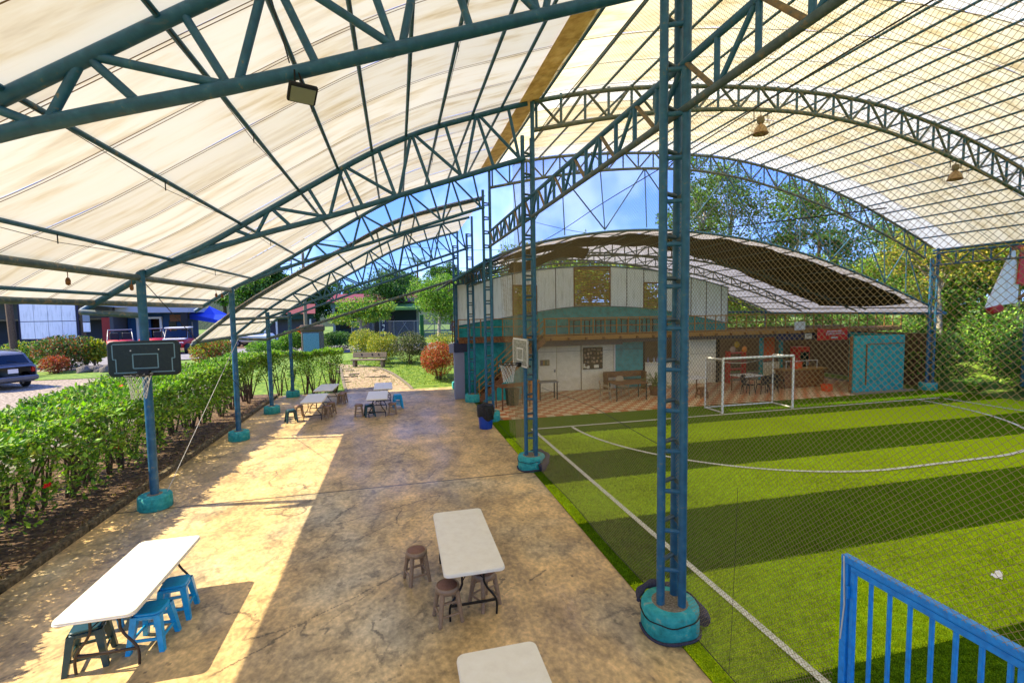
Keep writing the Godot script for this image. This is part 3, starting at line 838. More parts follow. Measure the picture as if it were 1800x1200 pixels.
func mesh_panel(g: G, o: Vector3, u: Vector3, w: Vector3, nu: int, nw: int, r: float, sag := 0.0) -> void:
	for i in nu + 1:
		var pts := []
		for q in 7: pts.append(o + u * (float(i) / nu) + w * (q / 6.0) + Vector3(0, -sag * sin(PI * i / nu) * (1.0 - q / 6.0), 0) + Vector3(rng.randfn(), rng.randfn(), rng.randfn()) * 0.008)
		twine(g, pts, r)
	for j in nw + 1:
		var pts := []
		for q in 7: pts.append(o + u * (q / 6.0) + w * (float(j) / nw) + Vector3(0, -sag * sin(PI * q / 6.0) * (1.0 - float(j) / nw), 0) + Vector3(rng.randfn(), rng.randfn(), rng.randfn()) * 0.008)
		twine(g, pts, r)

func goal() -> void:
	var t := top("football_goal", "small white football goal with black net before the bar", "goal", v(13.12, 0.02, 14.75))
	var w := 1.56
	var r := 0.042
	for s in [-1, 1]:
		bar(t, "post", Vector3(s * w, 0, 0), Vector3(s * w, 2.03, 0), r, M.white)
		bar(t, "back_post", Vector3(s * w, 0, -1.0), Vector3(s * w, 1.98, -1.0), 0.026, M.white)
		bar(t, "top_side_bar", Vector3(s * w, 2.0, 0), Vector3(s * w, 1.98, -1.0), 0.03, M.white)
		bar(t, "ground_bar", Vector3(s * w, 0.03, 0), Vector3(s * w, 0.03, -1.0), 0.026, M.white)
	bar(t, "crossbar", Vector3(-w, 2.03, 0), Vector3(w, 2.03, 0), r, M.white)
	bar(t, "ground_bar", Vector3(-w, 0.03, -1.0), Vector3(w, 0.03, -1.0), 0.026, M.white)
	var rp := []
	for i in 13:
		var f := i / 12.0
		rp.append(Vector3(lerpf(-w, w, f), 1.98 - 0.28 * sin(f * PI), -0.95))
	part(t, "net_rope", tube(rp, 0.012, 6), M.cord)
	var g := G.new()
	mesh_panel(g, Vector3(-w, 0.05, -1.0), Vector3(2 * w, 0, 0), Vector3(0, 1.72, 0), 40, 22, 0.0045)
	for s in [-1, 1]: mesh_panel(g, Vector3(s * w, 0.05, 0), Vector3(0, 0, -1.0), Vector3(0, 1.93, 0), 13, 25, 0.0045)
	mesh_panel(g, Vector3(-w, 1.98, 0), Vector3(2 * w, 0, 0), Vector3(0, -0.12, -0.96), 34, 10, 0.003, 0.14)
	part(t, "net", g.mesh(), M.black).set_meta("kind", "stuff")

func hoop_net(t: Node, c: Vector3, r: float, h: float, tw: float, m: Material, lean := Vector3.ZERO) -> void:
	var g := G.new()
	var n := 12
	for i in n:
		for dir in [1, -1]:
			var pts := []
			for q in 9:
				var f := q / 8.0
				var a: float = TAU * i / n + dir * f * 1.3
				var rr := r * lerpf(1.0, 0.52, sqrt(f)) * (1.0 + 0.05 * sin(a * 5))
				pts.append(c + Vector3(cos(a) * rr, -f * h, sin(a) * rr) + lean * f * f)
			twine(g, pts, tw)
	part(t, "net", g.mesh(), m)

func rounded_board(w: float, h: float, th: float, r: float, n := 6) -> ArrayMesh:   # in x-y, thickness along z
	var ring := []
	for q in [[1, 1, 0.0], [-1, 1, 0.5], [-1, -1, 1.0], [1, -1, 1.5]]:
		for k in n + 1:
			var a: float = q[2] * PI + k * PI / 2 / n
			ring.append(Vector2(q[0] * (w / 2 - r) + cos(a) * r, q[1] * (h / 2 - r) + sin(a) * r))
	var g := G.new()
	var N := ring.size()
	var b := minf(0.01, th * 0.3)
	for i in N:
		var p: Vector2 = ring[i]
		var q: Vector2 = ring[(i + 1) % N]
		var pi := p * (1.0 - b * 2 / h)
		var qi := q * (1.0 - b * 2 / h)
		for s in [-1.0, 1.0]:
			g.tri(Vector3(0, 0, s * th / 2), Vector3(pi.x, pi.y, s * th / 2), Vector3(qi.x, qi.y, s * th / 2))
			g.quad(Vector3(pi.x, pi.y, s * th / 2), Vector3(p.x, p.y, s * (th / 2 - b)), Vector3(q.x, q.y, s * (th / 2 - b)), Vector3(qi.x, qi.y, s * th / 2))
		g.quad(Vector3(p.x, p.y, -th / 2 + b), Vector3(p.x, p.y, th / 2 - b), Vector3(q.x, q.y, th / 2 - b), Vector3(q.x, q.y, -th / 2 + b))
	return g.mesh()

func hoops() -> void:
	var t := top("basketball_hoop", "black basketball board with pale border lines on the hedge-side post", "basketball hoop", v(-4.86, 3.09, 10.66), 0.04, "basketball hoops")
	part(t, "board", rounded_board(1.22, 0.70, 0.05, 0.1), noisy([[0.0, Color(0.035, 0.04, 0.035)], [0.45, Color(0.06, 0.065, 0.055)], [0.75, Color(0.10, 0.105, 0.09)], [1.0, Color(0.22, 0.22, 0.2)]], 0.02, Vector3(1.2, 0.8, 1.2), 0.32, 5, 80))
	var lm := flat(Color(0.42, 0.53, 0.54), 0.5)
	var z := 0.028
	for q in [[0.0, 0.29, 1.02, 0.018], [0.0, -0.27, 1.02, 0.018], [-0.52, 0.14, 0.018, 0.28], [0.52, 0.14, 0.018, 0.28], [-0.47, -0.14, 0.018, 0.26], [0.47, -0.14, 0.018, 0.26], [-0.495, -0.005, 0.06, 0.016], [0.495, -0.005, 0.06, 0.016], [0.02, 0.085, 0.42, 0.02], [0.02, -0.19, 0.42, 0.02], [-0.19, -0.05, 0.02, 0.28], [0.23, -0.05, 0.02, 0.28]]:
		part(t, "border_line", cbox(Vector3(q[2], q[3], 0.004), 0.0), lm, Transform3D(Basis.IDENTITY, Vector3(q[0], q[1], z)))
	for q in [[-0.22, 0.16], [0.25, 0.17]]: part(t, "bolt", lathe([Vector2(0.0, 0.01), Vector2(0.012, 0.005), Vector2(0.013, 0.0)], 8), M.white, Transform3D(Basis(Vector3.RIGHT, PI / 2), Vector3(q[0], q[1], 0.026)))
	part(t, "bracket", cbox(Vector3(0.2, 0.12, 0.1)), M.black, Transform3D(Basis.IDENTITY, Vector3(0.0, -0.3, 0.07)))
	bar(t, "mount_arm", Vector3(-0.06, 0.1, -0.02), Vector3(-0.06, 0.1, -0.2), 0.03, M.steel)
	var ring := []
	for i in 25: ring.append(Vector3(0.02 + cos(TAU * i / 24) * 0.22, -0.29, 0.33 + sin(TAU * i / 24) * 0.22))
	part(t, "rim", tube(ring, 0.011, 8), M.black)
	hoop_net(t, Vector3(0.02, -0.29, 0.33), 0.22, 0.46, 0.0045, M.cord, Vector3(-0.02, 0, 0))
	var u := top("basketball_hoop", "white basketball board with scuffed clear face on the lattice column", "basketball hoop", v(2.90, 2.90, 11.0), -PI / 2 + 0.12, "basketball hoops")
	part(u, "board", rounded_board(0.98, 0.70, 0.035, 0.07), noisy([[0.0, Color(0.38, 0.38, 0.34)], [0.5, Color(0.55, 0.55, 0.50)], [1.0, Color(0.74, 0.74, 0.70)]], 0.02, Vector3.ONE, 0.4, 5, 81))
	for q in [[0.0, 0.32, 0.88, 0.03], [0.0, -0.32, 0.88, 0.03], [-0.46, 0.0, 0.03, 0.6], [0.46, 0.0, 0.03, 0.6], [0.0, 0.1, 0.4, 0.025], [0.0, -0.18, 0.4, 0.025], [-0.19, -0.04, 0.025, 0.26], [0.19, -0.04, 0.025, 0.26]]:
		part(u, "border_line", cbox(Vector3(q[2], q[3], 0.004), 0.0), M.white, Transform3D(Basis.IDENTITY, Vector3(q[0], q[1], 0.021)))
	part(u, "frame", cbox(Vector3(0.9, 0.06, 0.06)), M.black, Transform3D(Basis.IDENTITY, Vector3(0, -0.3, -0.05)))
	part(u, "bracket", cbox(Vector3(0.18, 0.1, 0.1)), M.black, Transform3D(Basis.IDENTITY, Vector3(0, -0.29, 0.06)))
	bar(u, "mount_arm", Vector3(0, 0.1, -0.02), Vector3(0, 0.1, -0.22), 0.03, M.steel)
	ring = []
	for i in 25: ring.append(Vector3(cos(TAU * i / 24) * 0.22, -0.27, 0.33 + sin(TAU * i / 24) * 0.22))
	part(u, "rim", tube(ring, 0.011, 8), M.black)
	hoop_net(u, Vector3(0, -0.27, 0.33), 0.22, 0.44, 0.006, M.cord)

func gate() -> void:
	var t := top("court_gate", "bright blue square-bar metal gate into the court", "gate", v(3.36, 0, 2.2))
	var b := func(called: String, d0: float, d1: float, y0: float, y1: float, th: float, dx := 0.0) -> void:
		part(t, called, cbox(Vector3(th, y1 - y0, d1 - d0), 0.005), M.gate_blue, Transform3D(Basis.IDENTITY, Vector3(dx, (y0 + y1) / 2, 2.2 - (d0 + d1) / 2)))
	b.call("post", 2.79, 2.845, 0.02, 1.93, 0.055)
	b.call("post", 1.66, 1.72, 0.02, 1.93, 0.055)
	b.call("post", 0.62, 0.68, 0.02, 1.93, 0.055)
	b.call("top_rail", 0.62, 2.845, 1.932, 1.985, 0.062)
	for q in [[1.735, 2.775], [0.69, 1.65]]:
		b.call("leaf_rail", q[0], q[1], 1.872, 1.925, 0.035)
		b.call("leaf_rail", q[0], q[1], 0.06, 0.11, 0.035)
		b.call("leaf_stile", q[0], q[0] + 0.035, 0.11, 1.872, 0.035)
		b.call("leaf_stile", q[1] - 0.035, q[1], 0.11, 1.872, 0.035)
		for i in range(1, 8):
			var d := lerpf(q[1] - 0.017, q[0] + 0.017, i / 8.0 * 1.08 if i < 8 else 1.0)
			if d > q[0] + 0.06: b.call("upright", d - 0.0125, d + 0.0125, 0.11, 1.872, 0.025)
	b.call("hinge", 2.768, 2.79, 1.66, 1.76, 0.03, -0.03)
	part(t, "rope_tie", tube([Vector3(-0.03, 1.98, -0.62), Vector3(-0.035, 1.6, -0.6), Vector3(-0.03, 1.3, -0.63)], 0.006, 6), M.cord)

# ------------------------------------------------------------------ furniture
func make_table(label: String, legm: Material) -> Node3D:
	var t := top("folding_table", label, "table", Vector3.ZERO, 0.0, "white folding tables on the terrace")
	part(t, "tabletop", rounded_board(0.76, 1.83, 0.045, 0.07), M.tabletop, Transform3D(Basis(Vector3.RIGHT, PI / 2), Vector3(0, 0.7175, 0)))
	part(t, "rim", rounded_board(0.768, 1.838, 0.02, 0.072), M.tabletop, Transform3D(Basis(Vector3.RIGHT, PI / 2), Vector3(0, 0.706, 0)))
	part(t, "underframe", rounded_board(0.70, 1.74, 0.02, 0.06), M.table_leg, Transform3D(Basis(Vector3.RIGHT, PI / 2), Vector3(0, 0.682, 0)))
	for s in [-1, 1]:
		var z: float = s * 0.70
		for q in [-1, 1]:
			var pts := []
			for p in [[0.14, 0.69], [0.14, 0.52], [0.145, 0.46], [0.19, 0.37], [0.25, 0.29], [0.29, 0.22], [0.305, 0.14], [0.30, 0.013]]: pts.append(Vector3(q * p[0], p[1], z))
			var sm := []
			for i in pts.size() - 1:
				for f in 3: sm.append(pts[i].cubic_interpolate(pts[i + 1], pts[maxi(i - 1, 0)], pts[mini(i + 2, pts.size() - 1)], f / 3.0))
			sm.append(pts[pts.size() - 1])
			part(t, "leg", tube(sm, 0.0145, 10), legm)
			bar(t, "brace", Vector3(q * 0.145, 0.50, z), Vector3(0, 0.60, z - s * 0.16), 0.007, legm)
		bar(t, "brace", Vector3(0, 0.60, z - s * 0.16), Vector3(0, 0.68, z - s * 0.34), 0.008, legm)
		part(t, "cross_bar", cbox(Vector3(0.57, 0.032, 0.022), 0.008), legm, Transform3D(Basis.IDENTITY, Vector3(0, 0.205, z)))
	return t

func make_square_stool(called: String, label: String, m: Material, group: String) -> Node3D:
	var t := top(called, label, "stool", Vector3.ZERO, 0.0, group)
	part(t, "seat", rounded_board(0.285, 0.285, 0.03, 0.05), m, Transform3D(Basis(Vector3.RIGHT, PI / 2), Vector3(0, 0.435, 0)))
	part(t, "apron", rounded_board(0.295, 0.295, 0.05, 0.05), m, Transform3D(Basis(Vector3.RIGHT, PI / 2), Vector3(0, 0.395, 0)))
	for q in [[-1, -1], [1, -1], [-1, 1], [1, 1]]:
		var g := G.new()
		var a := Vector3(q[0] * 0.118, 0.42, q[1] * 0.118)
		var b := Vector3(q[0] * 0.178, 0.0, q[1] * 0.178)
		var rr := []
		for s in [[a, 0.036], [b, 0.026]]:
			for c in [[-1, -1], [1, -1], [1, 1], [-1, 1]]: rr.append(s[0] + Vector3(c[0] * s[1], 0, c[1] * s[1]))
		for k in 4: g.quad(rr[k], rr[(k + 1) % 4], rr[4 + (k + 1) % 4], rr[4 + k])
		g.quad(rr[4], rr[5], rr[6], rr[7])
		part(t, "leg", g.mesh(), m)
	for s in [-1, 1]:
		part(t, "rail", cbox(Vector3(0.27, 0.035, 0.02), 0.004), m, Transform3D(Basis.IDENTITY, Vector3(0, 0.14, s * 0.158)))
		part(t, "rail", cbox(Vector3(0.02, 0.035, 0.27), 0.004), m, Transform3D(Basis.IDENTITY, Vector3(s * 0.158, 0.14, 0)))
	part(t, "badge", lathe([Vector2(0, 0.004), Vector2(0.014, 0.003), Vector2(0.015, 0.0)], 10), M.cord, Transform3D(Basis(Vector3.FORWARD, PI / 2), Vector3(0.149, 0.40, 0)))
	return t

func make_round_stool(label: String, group: String) -> Node3D:
	var t := top("rattan_stool", label, "stool", Vector3.ZERO, 0.0, group)
	part(t, "seat", lathe([Vector2(0.0, 0.456), Vector2(0.12, 0.455), Vector2(0.128, 0.447)], 24), M.wicker)
	part(t, "rim", lathe([Vector2(0.126, 0.446), Vector2(0.138, 0.458), Vector2(0.15, 0.452), Vector2(0.153, 0.42), Vector2(0.155, 0.385), Vector2(0.14, 0.38)], 24), M.brown_plastic)
	for i in 4:
		var a := PI / 4 + i * PI / 2
		var dir := Vector3(cos(a), 0, sin(a))
		part(t, "leg", taper_leg(dir * 0.133 + Vector3(0, 0.40, 0), dir * 0.205, 0.036, 0.025), M.brown_plastic)
		var a2 := a + PI / 2
		var d2 := Vector3(cos(a2), 0, sin(a2))
		var p := dir * 0.186 + Vector3(0, 0.12, 0)
		var q := d2 * 0.186 + Vector3(0, 0.12, 0)
		bar(t, "rail", p, q, 0.014, M.brown_plastic)
		if i % 2 == 0: bar(t, "rail", dir * 0.158 + Vector3(0, 0.27, 0), d2 * 0.158 + Vector3(0, 0.27, 0), 0.012, M.brown_plastic)
	return t

func taper_leg(a: Vector3, b: Vector3, r0: float, r1: float) -> ArrayMesh:
	var g := G.new()
	g.tube([a, a.lerp(b, 0.5), b], [r0, (r0 + r1) / 2, r1], 8)
	return g.mesh()

func furniture() -> void:
	var t1 := make_table("cream folding table on the stained shaded concrete with rattan stools", M.black_leg)
	t1.position = v(0.84, 0, 6.42)
	copy(t1, v(0.82, 0, 3.26), 0.0, "bare cream folding table cut off in front of the rattan stool table")
	var t2 := make_table("white folding table in the sun with blue stools beneath", M.table_leg)
	t2.position = v(-3.24, 0, 6.6)
	copy(t2, v(-3.12, 0, 18.85), 0.02, "folding table by the hedge with a green stool at its corner")
	copy(t2, v(-3.05, 0, 21.4), -0.03, "folding table touching the end of the clipped hedge")
	copy(t1, v(-0.83, 0, 18.7), 0.0, "folding table beside the stacked bright blue stools")
	copy(t1, v(-0.68, 0, 21.0), 0.02, "folding table at the start of the garden path")
	var gs := "brown rattan-topped stools"
	var r := make_round_stool("brown stool with rattan seat standing clear of the cream table", gs)
	r.position = v(0.17, 0, 6.80); r.rotation.y = 0.3
	copy(r, v(0.52, 0, 5.80), 0.2, "brown rattan stool at the near corner of the cream table")
	copy(r, v(1.03, 0, 5.98), 0.5, "brown rattan stool half under the cream table")
	for q in [[-3.72, 18.95, "tucked under the hedge-side table behind the green stool"], [-2.68, 18.55, "at the sunlit edge of the hedge-side table"], [-2.62, 19.3, "just behind another at the hedge-side table"], [-2.45, 21.2, "at the table that touches the clipped hedge"], [-2.42, 21.65, "second at the table that touches the clipped hedge"], [-1.52, 18.5, "standing left of the dark green stool"], [-0.28, 18.4, "at the table beside the stacked blue stools"]]:
		copy(r, v(q[0], 0, q[1]), rng.randf() * 1.5, "brown stool " + q[2])
	var b := make_square_stool("plastic_stool", "bright blue plastic stool at the middle of the sunny table", M.blue_plastic, "square plastic stools")
	b.position = v(-2.93, 0, 6.82); b.rotation.y = 0.1
	copy(b, v(-2.96, 0, 6.28), -0.05, "bright blue plastic stool at the near end of the sunny table")
	copy(b, v(-3.72, 0, 6.85), 0.2, "bright blue plastic stool hidden behind the sunny table")
	var gst := make_square_stool("plastic_stool", "dark green plastic stool under the corner of the sunny table", M.green_plastic, "square plastic stools")
	gst.position = v(-3.52, 0, 6.12); gst.rotation.y = 0.25
	copy(gst, v(-3.85, 0, 18.25), 0.4, "dark green plastic stool at the hedge-side table")
	copy(gst, v(-1.12, 0, 18.35), 0.2, "dark green plastic stool at the table beside the blue stools")
	for i in 3:
		copy(b, v(-0.08, i * 0.055, 19.6), 0.15, ["lowest", "middle", "top"][i] + " blue plastic stool of the stack beside the far table")
	# bin with a bag
	var bin := top("rubbish_bin", "blue rubbish bin with black bag folded over its rim", "bin", v(2.78, 0, 15.25))
	part(bin, "bucket", lathe([Vector2(0, 0.01), Vector2(0.2, 0.0), Vector2(0.215, 0.02), Vector2(0.24, 0.35), Vector2(0.26, 0.72), Vector2(0.25, 0.74)], 28), M.bin_blue)
	part(bin, "bag", grid(40, 12, func(u: float, w: float) -> Vector3:
		var a := TAU * u
		var y := lerpf(0.36 + 0.07 * sin(a * 2.0 + 0.6) + 0.03 * sin(a * 5.0), 0.80, w)
		var rr := 0.268 + 0.012 * sin(a * 9.0 + w * 7.0) + 0.02 * sin(w * PI)
		return Vector3(cos(a) * rr, y, -sin(a) * rr)), M.bag)
	part(bin, "bag_top", grid(30, 6, func(u: float, w: float) -> Vector3:
		var a := TAU * u
		var rr := 0.27 * w
		return Vector3(cos(a) * rr, 0.74 + 0.06 * w + 0.02 * sin(a * 4.0 + w * 9.0) * w, -sin(a) * rr)), M.bag)
	# navy cloth bundled round the two footings
	for q in [[3.15, 4.92, -0.35, 2.6, "navy cloth tied round the footing of the tall lattice column"], [3.15, 11.02, -1.3, 1.6, "crumpled navy cloth bundled against the footing under the basketball column"]]:
		var c := top("navy_cloth", q[4], "cloth", v(q[0], 0, q[1]), 0.0, "navy cloths round the footings")
		var pts := []
		var rads := []
		for i in 26:
			var f := i / 25.0
			var a: float = lerpf(q[2], q[3], f)
			pts.append(Vector3(cos(a) * (0.385 + 0.02 * sin(f * 17.0)), 0.10 + 0.21 * smoothstep(0.0, 0.5, f) + 0.03 * sin(f * 11.0), -sin(a) * 0.385))
			rads.append((0.085 * (1.0 - 0.75 * f) + 0.012 * sin(f * 31.0) + 0.01))
		var g := G.new()
		g.tube(pts, rads, 9)
		part(c, "bundle", g.mesh(), M.navy_cloth)
		var rp := []
		for i in 41:
			var a := TAU * i / 40
			rp.append(Vector3(cos(a) * 0.352, 0.27 + 0.05 * sin(a * 1.0 + 1.0) + 0.01 * sin(a * 7.0), -sin(a) * 0.352))
		part(c, "cord", tube(rp, 0.007, 6), M.wire)
		var hem := []
		for i in 31:
			var a := TAU * (0.45 + 0.6 * i / 30.0)
			hem.append(Vector3(cos(a) * 0.357, 0.03 + 0.02 * sin(a * 3.0), -sin(a) * 0.357))
		part(c, "hem", tube(hem, 0.018, 7), M.navy_cloth)
	# litter on the turf
	var lp := top("paper_scrap", "crumpled white paper scrap lying on the turf", "paper", v(8.27, 0.02, 4.65), 0.4)
	part(lp, "sheet", grid(7, 6, func(u: float, w: float) -> Vector3: return Vector3((u - 0.5) * 0.24, 0.012 + 0.02 * sin(u * 9.0 + w * 4.0) * cos(w * 7.0) + 0.018, (w - 0.5) * 0.12 * (1.0 - 0.5 * u))), M.white)

func lamps() -> void:
	var f := top("floodlight", "small square floodlight hanging from the heavy pipe truss", "floodlight", v(-0.80, 5.98, 4.86), 0.35)
	part(f, "housing", cbox(Vector3(0.25, 0.05, 0.2), 0.012), M.dark, Transform3D(Basis(Vector3.RIGHT, -0.5), Vector3(0, 0, 0)))
	part(f, "lens", cbox(Vector3(0.21, 0.006, 0.16), 0.0), flat(Color(0.5, 0.52, 0.46), 0.2), Transform3D(Basis(Vector3.RIGHT, -0.5), Vector3(0, -0.025, 0.014)))
	bar(f, "bracket", Vector3(-0.06, 0.02, 0), Vector3(-0.06, 0.2, 0), 0.008, M.dark)
	bar(f, "bracket", Vector3(0.03, 0.02, 0), Vector3(-0.03, 0.2, 0), 0.008, M.dark)
	bar(f, "cable", Vector3(-0.1, 0.25, 0), Vector3(-0.28, 1.05, -0.05), 0.006, M.black)
	for q in [[9.64, 9.16, "caged bell lamp hanging from the arch near its crown"], [16.7, 8.32, "caged bell lamp hanging lower down the arch"]]:
		var l := top("bell_lamp", q[2], "lamp", v(q[0], q[1], 10.95), 0.0, "caged bell lamps")
		l.scale = Vector3.ONE * 0.86
		part(l, "ballast", lathe([Vector2(0.0, -0.18), Vector2(0.09, -0.18), Vector2(0.11, -0.23), Vector2(0.11, -0.34), Vector2(0.06, -0.4), Vector2(0.0, -0.4)], 16), M.cement)
		part(l, "shade", lathe([Vector2(0.05, -0.40), Vector2(0.1, -0.43), Vector2(0.17, -0.53), Vector2(0.215, -0.66), Vector2(0.22, -0.70)], 24), noisy([[0.0, Color(0.50, 0.37, 0.22)], [1.0, Color(0.78, 0.65, 0.46)]], 0.03, Vector3.ONE * 2.0, 0.5, 3, 90))
		part(l, "rim", tube(range(25).map(func(i: int) -> Vector3: return Vector3(cos(TAU * i / 24) * 0.222, -0.70, sin(TAU * i / 24) * 0.222)), 0.014, 6), M.rust)
		for s in [-1, 1]:
			for k in [0.26, 0.3]: bar(l, "hanger", Vector3(s * k * 0.9, 0.0, 0), Vector3(s * k * 0.9, -0.32, 0), 0.008, M.dark)
		bar(l, "hook", Vector3(0, 0.02, 0), Vector3(0, -0.19, 0), 0.012, M.dark)
		for y in [-0.28, -0.5, -0.76]:
			var rr: float = [0.34, 0.37, 0.34][[-0.28, -0.5, -0.76].find(y)]
			part(l, "cage_ring", tube(range(9).map(func(i: int) -> Vector3: return Vector3(cos(TAU * i / 8) * rr, y, sin(TAU * i / 8) * rr)), 0.005, 5), M.rust)
		for i in 8:
			var a := TAU * i / 8
			bar(l, "cage_wire", Vector3(cos(a) * 0.34, -0.28, sin(a) * 0.34), Vector3(cos(a) * 0.34, -0.76, sin(a) * 0.34), 0.004, M.rust)
	for q in [[8.75, "beyond the hedge end of the post beam"], [10.55, "close to the basketball post"], [14.9, "left of the pair before the second post"], [15.35, "right of the pair before the second post"]]:
		var p := top("pendant_bulb", "tiny brown pendant socket on the post beam " + q[1], "pendant", v(-4.95, 4.62, q[0]), 0.0, "pendants under the post beam")
		bar(p, "cord", Vector3(0, 0, 0), Vector3(0, -0.1, 0), 0.006, M.rust)
		part(p, "socket", lathe([Vector2(0, -0.08), Vector2(0.02, -0.09), Vector2(0.034, -0.13), Vector2(0.03, -0.19), Vector2(0.0, -0.21)], 10), M.rust)
	var c := top("white_tether", "thin white cord slanting down to the basketball post footing", "rope")
	bar(c, "cord", v(-4.75, 0.28, 10.95), v(-4.0, 3.3, 13.4), 0.006, M.cord)
	var c2 := top("guy_cable", "thin dark cable slanting from the top of the basketball post", "cable")
	bar(c2, "cable", v(-4.9, 4.6, 10.9), v(-4.7, 1.3, 16.4), 0.008, M.wire)

# ------------------------------------------------------------------ clubhouse
func px21(p: float) -> float: return 3.17 + (p - 824.0) * 0.02662 + (p - 824.0) * (p - 895.0) * 0.0000083   # photo column -> x on the plane of the back wall

func slat_window(parent: Node, x0: float, x1: float, y0: float, y1: float, d: float) -> void:
	var w := part(parent, "louvre_window", cbox(Vector3(0.05, y1 - y0, 0.06), 0.0), M.rust, Transform3D(Basis.IDENTITY, v(x0, (y0 + y1) / 2, d)))
	part(w, "frame", cbox(Vector3(0.05, y1 - y0, 0.06), 0.0), M.rust, Transform3D(Basis.IDENTITY, Vector3(x1 - x0, 0, 0)))
	part(w, "frame", cbox(Vector3(x1 - x0, 0.05, 0.05), 0.0), M.rust, Transform3D(Basis.IDENTITY, Vector3((x1 - x0) / 2, (y1 - y0) / 2, 0)))
	var n := int((y1 - y0) / 0.075)
	for i in n:
		part(w, "slat", cbox(Vector3(x1 - x0 - 0.06, 0.012, 0.055), 0.0), M.rail_wood, Transform3D(Basis(Vector3.RIGHT, 0.75), Vector3((x1 - x0) / 2, -(y1 - y0) / 2 + (i + 0.5) * 0.075, 0)))

func clubhouse() -> void:
	var t := top("clubhouse", "two-storey clubhouse with teal walls, white upper panels and arched roof", "building")
	var WT := [[2.6, 5.12], [3.66, 5.25], [4.7, 5.5], [6.4, 5.8], [8.2, 5.95], [9.6, 6.0], [11.2, 5.93], [12.8, 5.78], [15.2, 5.35], [16.85, 4.95]]
	var TT := [[2.6, 3.25], [4.9, 3.6], [6.4, 3.84], [8.2, 4.05], [10.2, 4.05], [12.8, 3.86], [15.2, 3.42], [16.85, 3.1]]
	var dw := 21.2
	# upper wall: white panels with dark joints and louvre windows over a teal curved band
	var jx := [2.62, 3.35, 4.3, 5.25, 6.4, 7.35, 8.28]
	var panel := func(x0: float, x1: float, ya: Array, yb: Array, m: Material, called: String) -> void:
		var g := G.new()
		var n := 5
		for i in n:
			var a := lerpf(x0 + 0.012, x1 - 0.012, float(i) / n)
			var b := lerpf(x0 + 0.012, x1 - 0.012, float(i + 1) / n)
			var A := v(a, lin(ya, a), dw); var B := v(b, lin(ya, b), dw)
			var C := v(b, lin(yb, b), dw); var D := v(a, lin(yb, a), dw)
			var z := Vector3(0, 0, -0.06)
			g.quad(A, B, C, D); g.quad(A + z, D + z, C + z, B + z); g.quad(D, C, C + z, D + z); g.quad(A, A + z, B + z, B)
		part(t, called, g.mesh(), m)
	for q in [[2.62, 3.35], [3.35, 4.3], [4.3, 5.25], [6.4, 7.35], [7.35, 8.28], [10.15, 11.05], [11.05, 11.97], [12.85, 13.75], [13.75, 14.65], [14.65, 15.55], [15.55, 16.45], [16.45, 16.85]]:
		panel.call(q[0], q[1], TT, WT, M.white_panel, "wall_panel")
		bar(t, "panel_joint", v(q[1], lin(TT, q[1]), dw - 0.01), v(q[1], lin(WT, q[1]), dw - 0.01), 0.018, M.fascia)
	panel.call(5.25, 6.4, [[5.25, 5.05], [6.4, 5.15]], WT, M.white_panel, "wall_panel")
	panel.call(11.97, 12.85, [[11.97, 5.25], [12.85, 5.15]], WT, M.white_panel, "wall_panel")
	slat_window(t, 5.25, 6.4, 3.72, 5.08, dw)
	slat_window(t, 8.28, 10.15, 4.06, 5.95, dw)
	slat_window(t, 11.97, 12.85, 3.92, 5.2, dw)
	panel.call(2.62, 16.85, [[2.6, 2.7], [17.0, 2.7]], TT, M.teal, "teal_wall")
	part(t, "wall_cap", tube(line_pts(WT, 2.6, 16.9, dw - 0.01, 30), 0.03, 8), M.steel)
	part(t, "band_cap", tube(line_pts(TT, 2.6, 16.9, dw - 0.03, 30), 0.018, 8), M.steel)
	bx(t, "corner_post", 2.55, 2.66, 0.6, 5.1, 21.1, 21.22, M.column)
	# deck
	for i in 28:
		var x0 := 6.3 + i * 0.74
		bx(t, "deck_board", x0, x0 + 0.734, 2.67, 2.75, 19.97, 21.12, M.wood)
	bx(t, "deck_beam", 6.3, 27.0, 2.54, 2.745, 19.9, 19.97, M.rail_wood)
	bx(t, "left_deck", 2.6, 6.28, 2.64, 2.74, 20.6, 21.13, M.rust)
	bx(t, "left_deck_beam", 2.6, 6.3, 2.50, 2.72, 20.5, 20.6, M.rust)
	bx(t, "fascia", 6.3, 10.25, 2.27, 2.54, 20.05, 20.15, M.fascia)
	bx(t, "fascia", 10.25, 18.9, 2.36, 2.54, 20.05, 20.15, M.fascia)
	bx(t, "fascia", 18.9, 24.4, 2.18, 2.54, 20.05, 20.15, M.navy)
	for i in 24: bx(t, "joist", 6.6 + i * 0.85, 6.68 + i * 0.85, 2.56, 2.665, 19.76, 19.9, M.wood)
	# balustrade of posts and rails
	var rail := part(t, "balustrade", cbox(Vector3(20.7, 0.05, 0.06)), M.rail_wood, Transform3D(Basis.IDENTITY, v(16.65, 3.53, 19.93)))
	part(rail, "rail", cbox(Vector3(20.7, 0.035, 0.04)), M.rail_wood, Transform3D(Basis.IDENTITY, Vector3(0, -0.36, 0)))
	part(rail, "rail", cbox(Vector3(20.7, 0.035, 0.04)), M.rail_wood, Transform3D(Basis.IDENTITY, Vector3(0, -0.72, 0)))
	for i in 36:
		part(rail, "baluster", cbox(Vector3(0.045, 0.8, 0.045)), M.rail_wood, Transform3D(Basis(Vector3.FORWARD, rng.randf_range(-0.02, 0.02)), Vector3(-10.3 + i * 0.588, -0.39, 0.0)))
		if i % 3 == 1: part(rail, "cross_piece", cbox(Vector3(0.14, 0.06, 0.03)), M.wood, Transform3D(Basis.IDENTITY, Vector3(-10.15 + i * 0.588, -0.35, 0.035)))
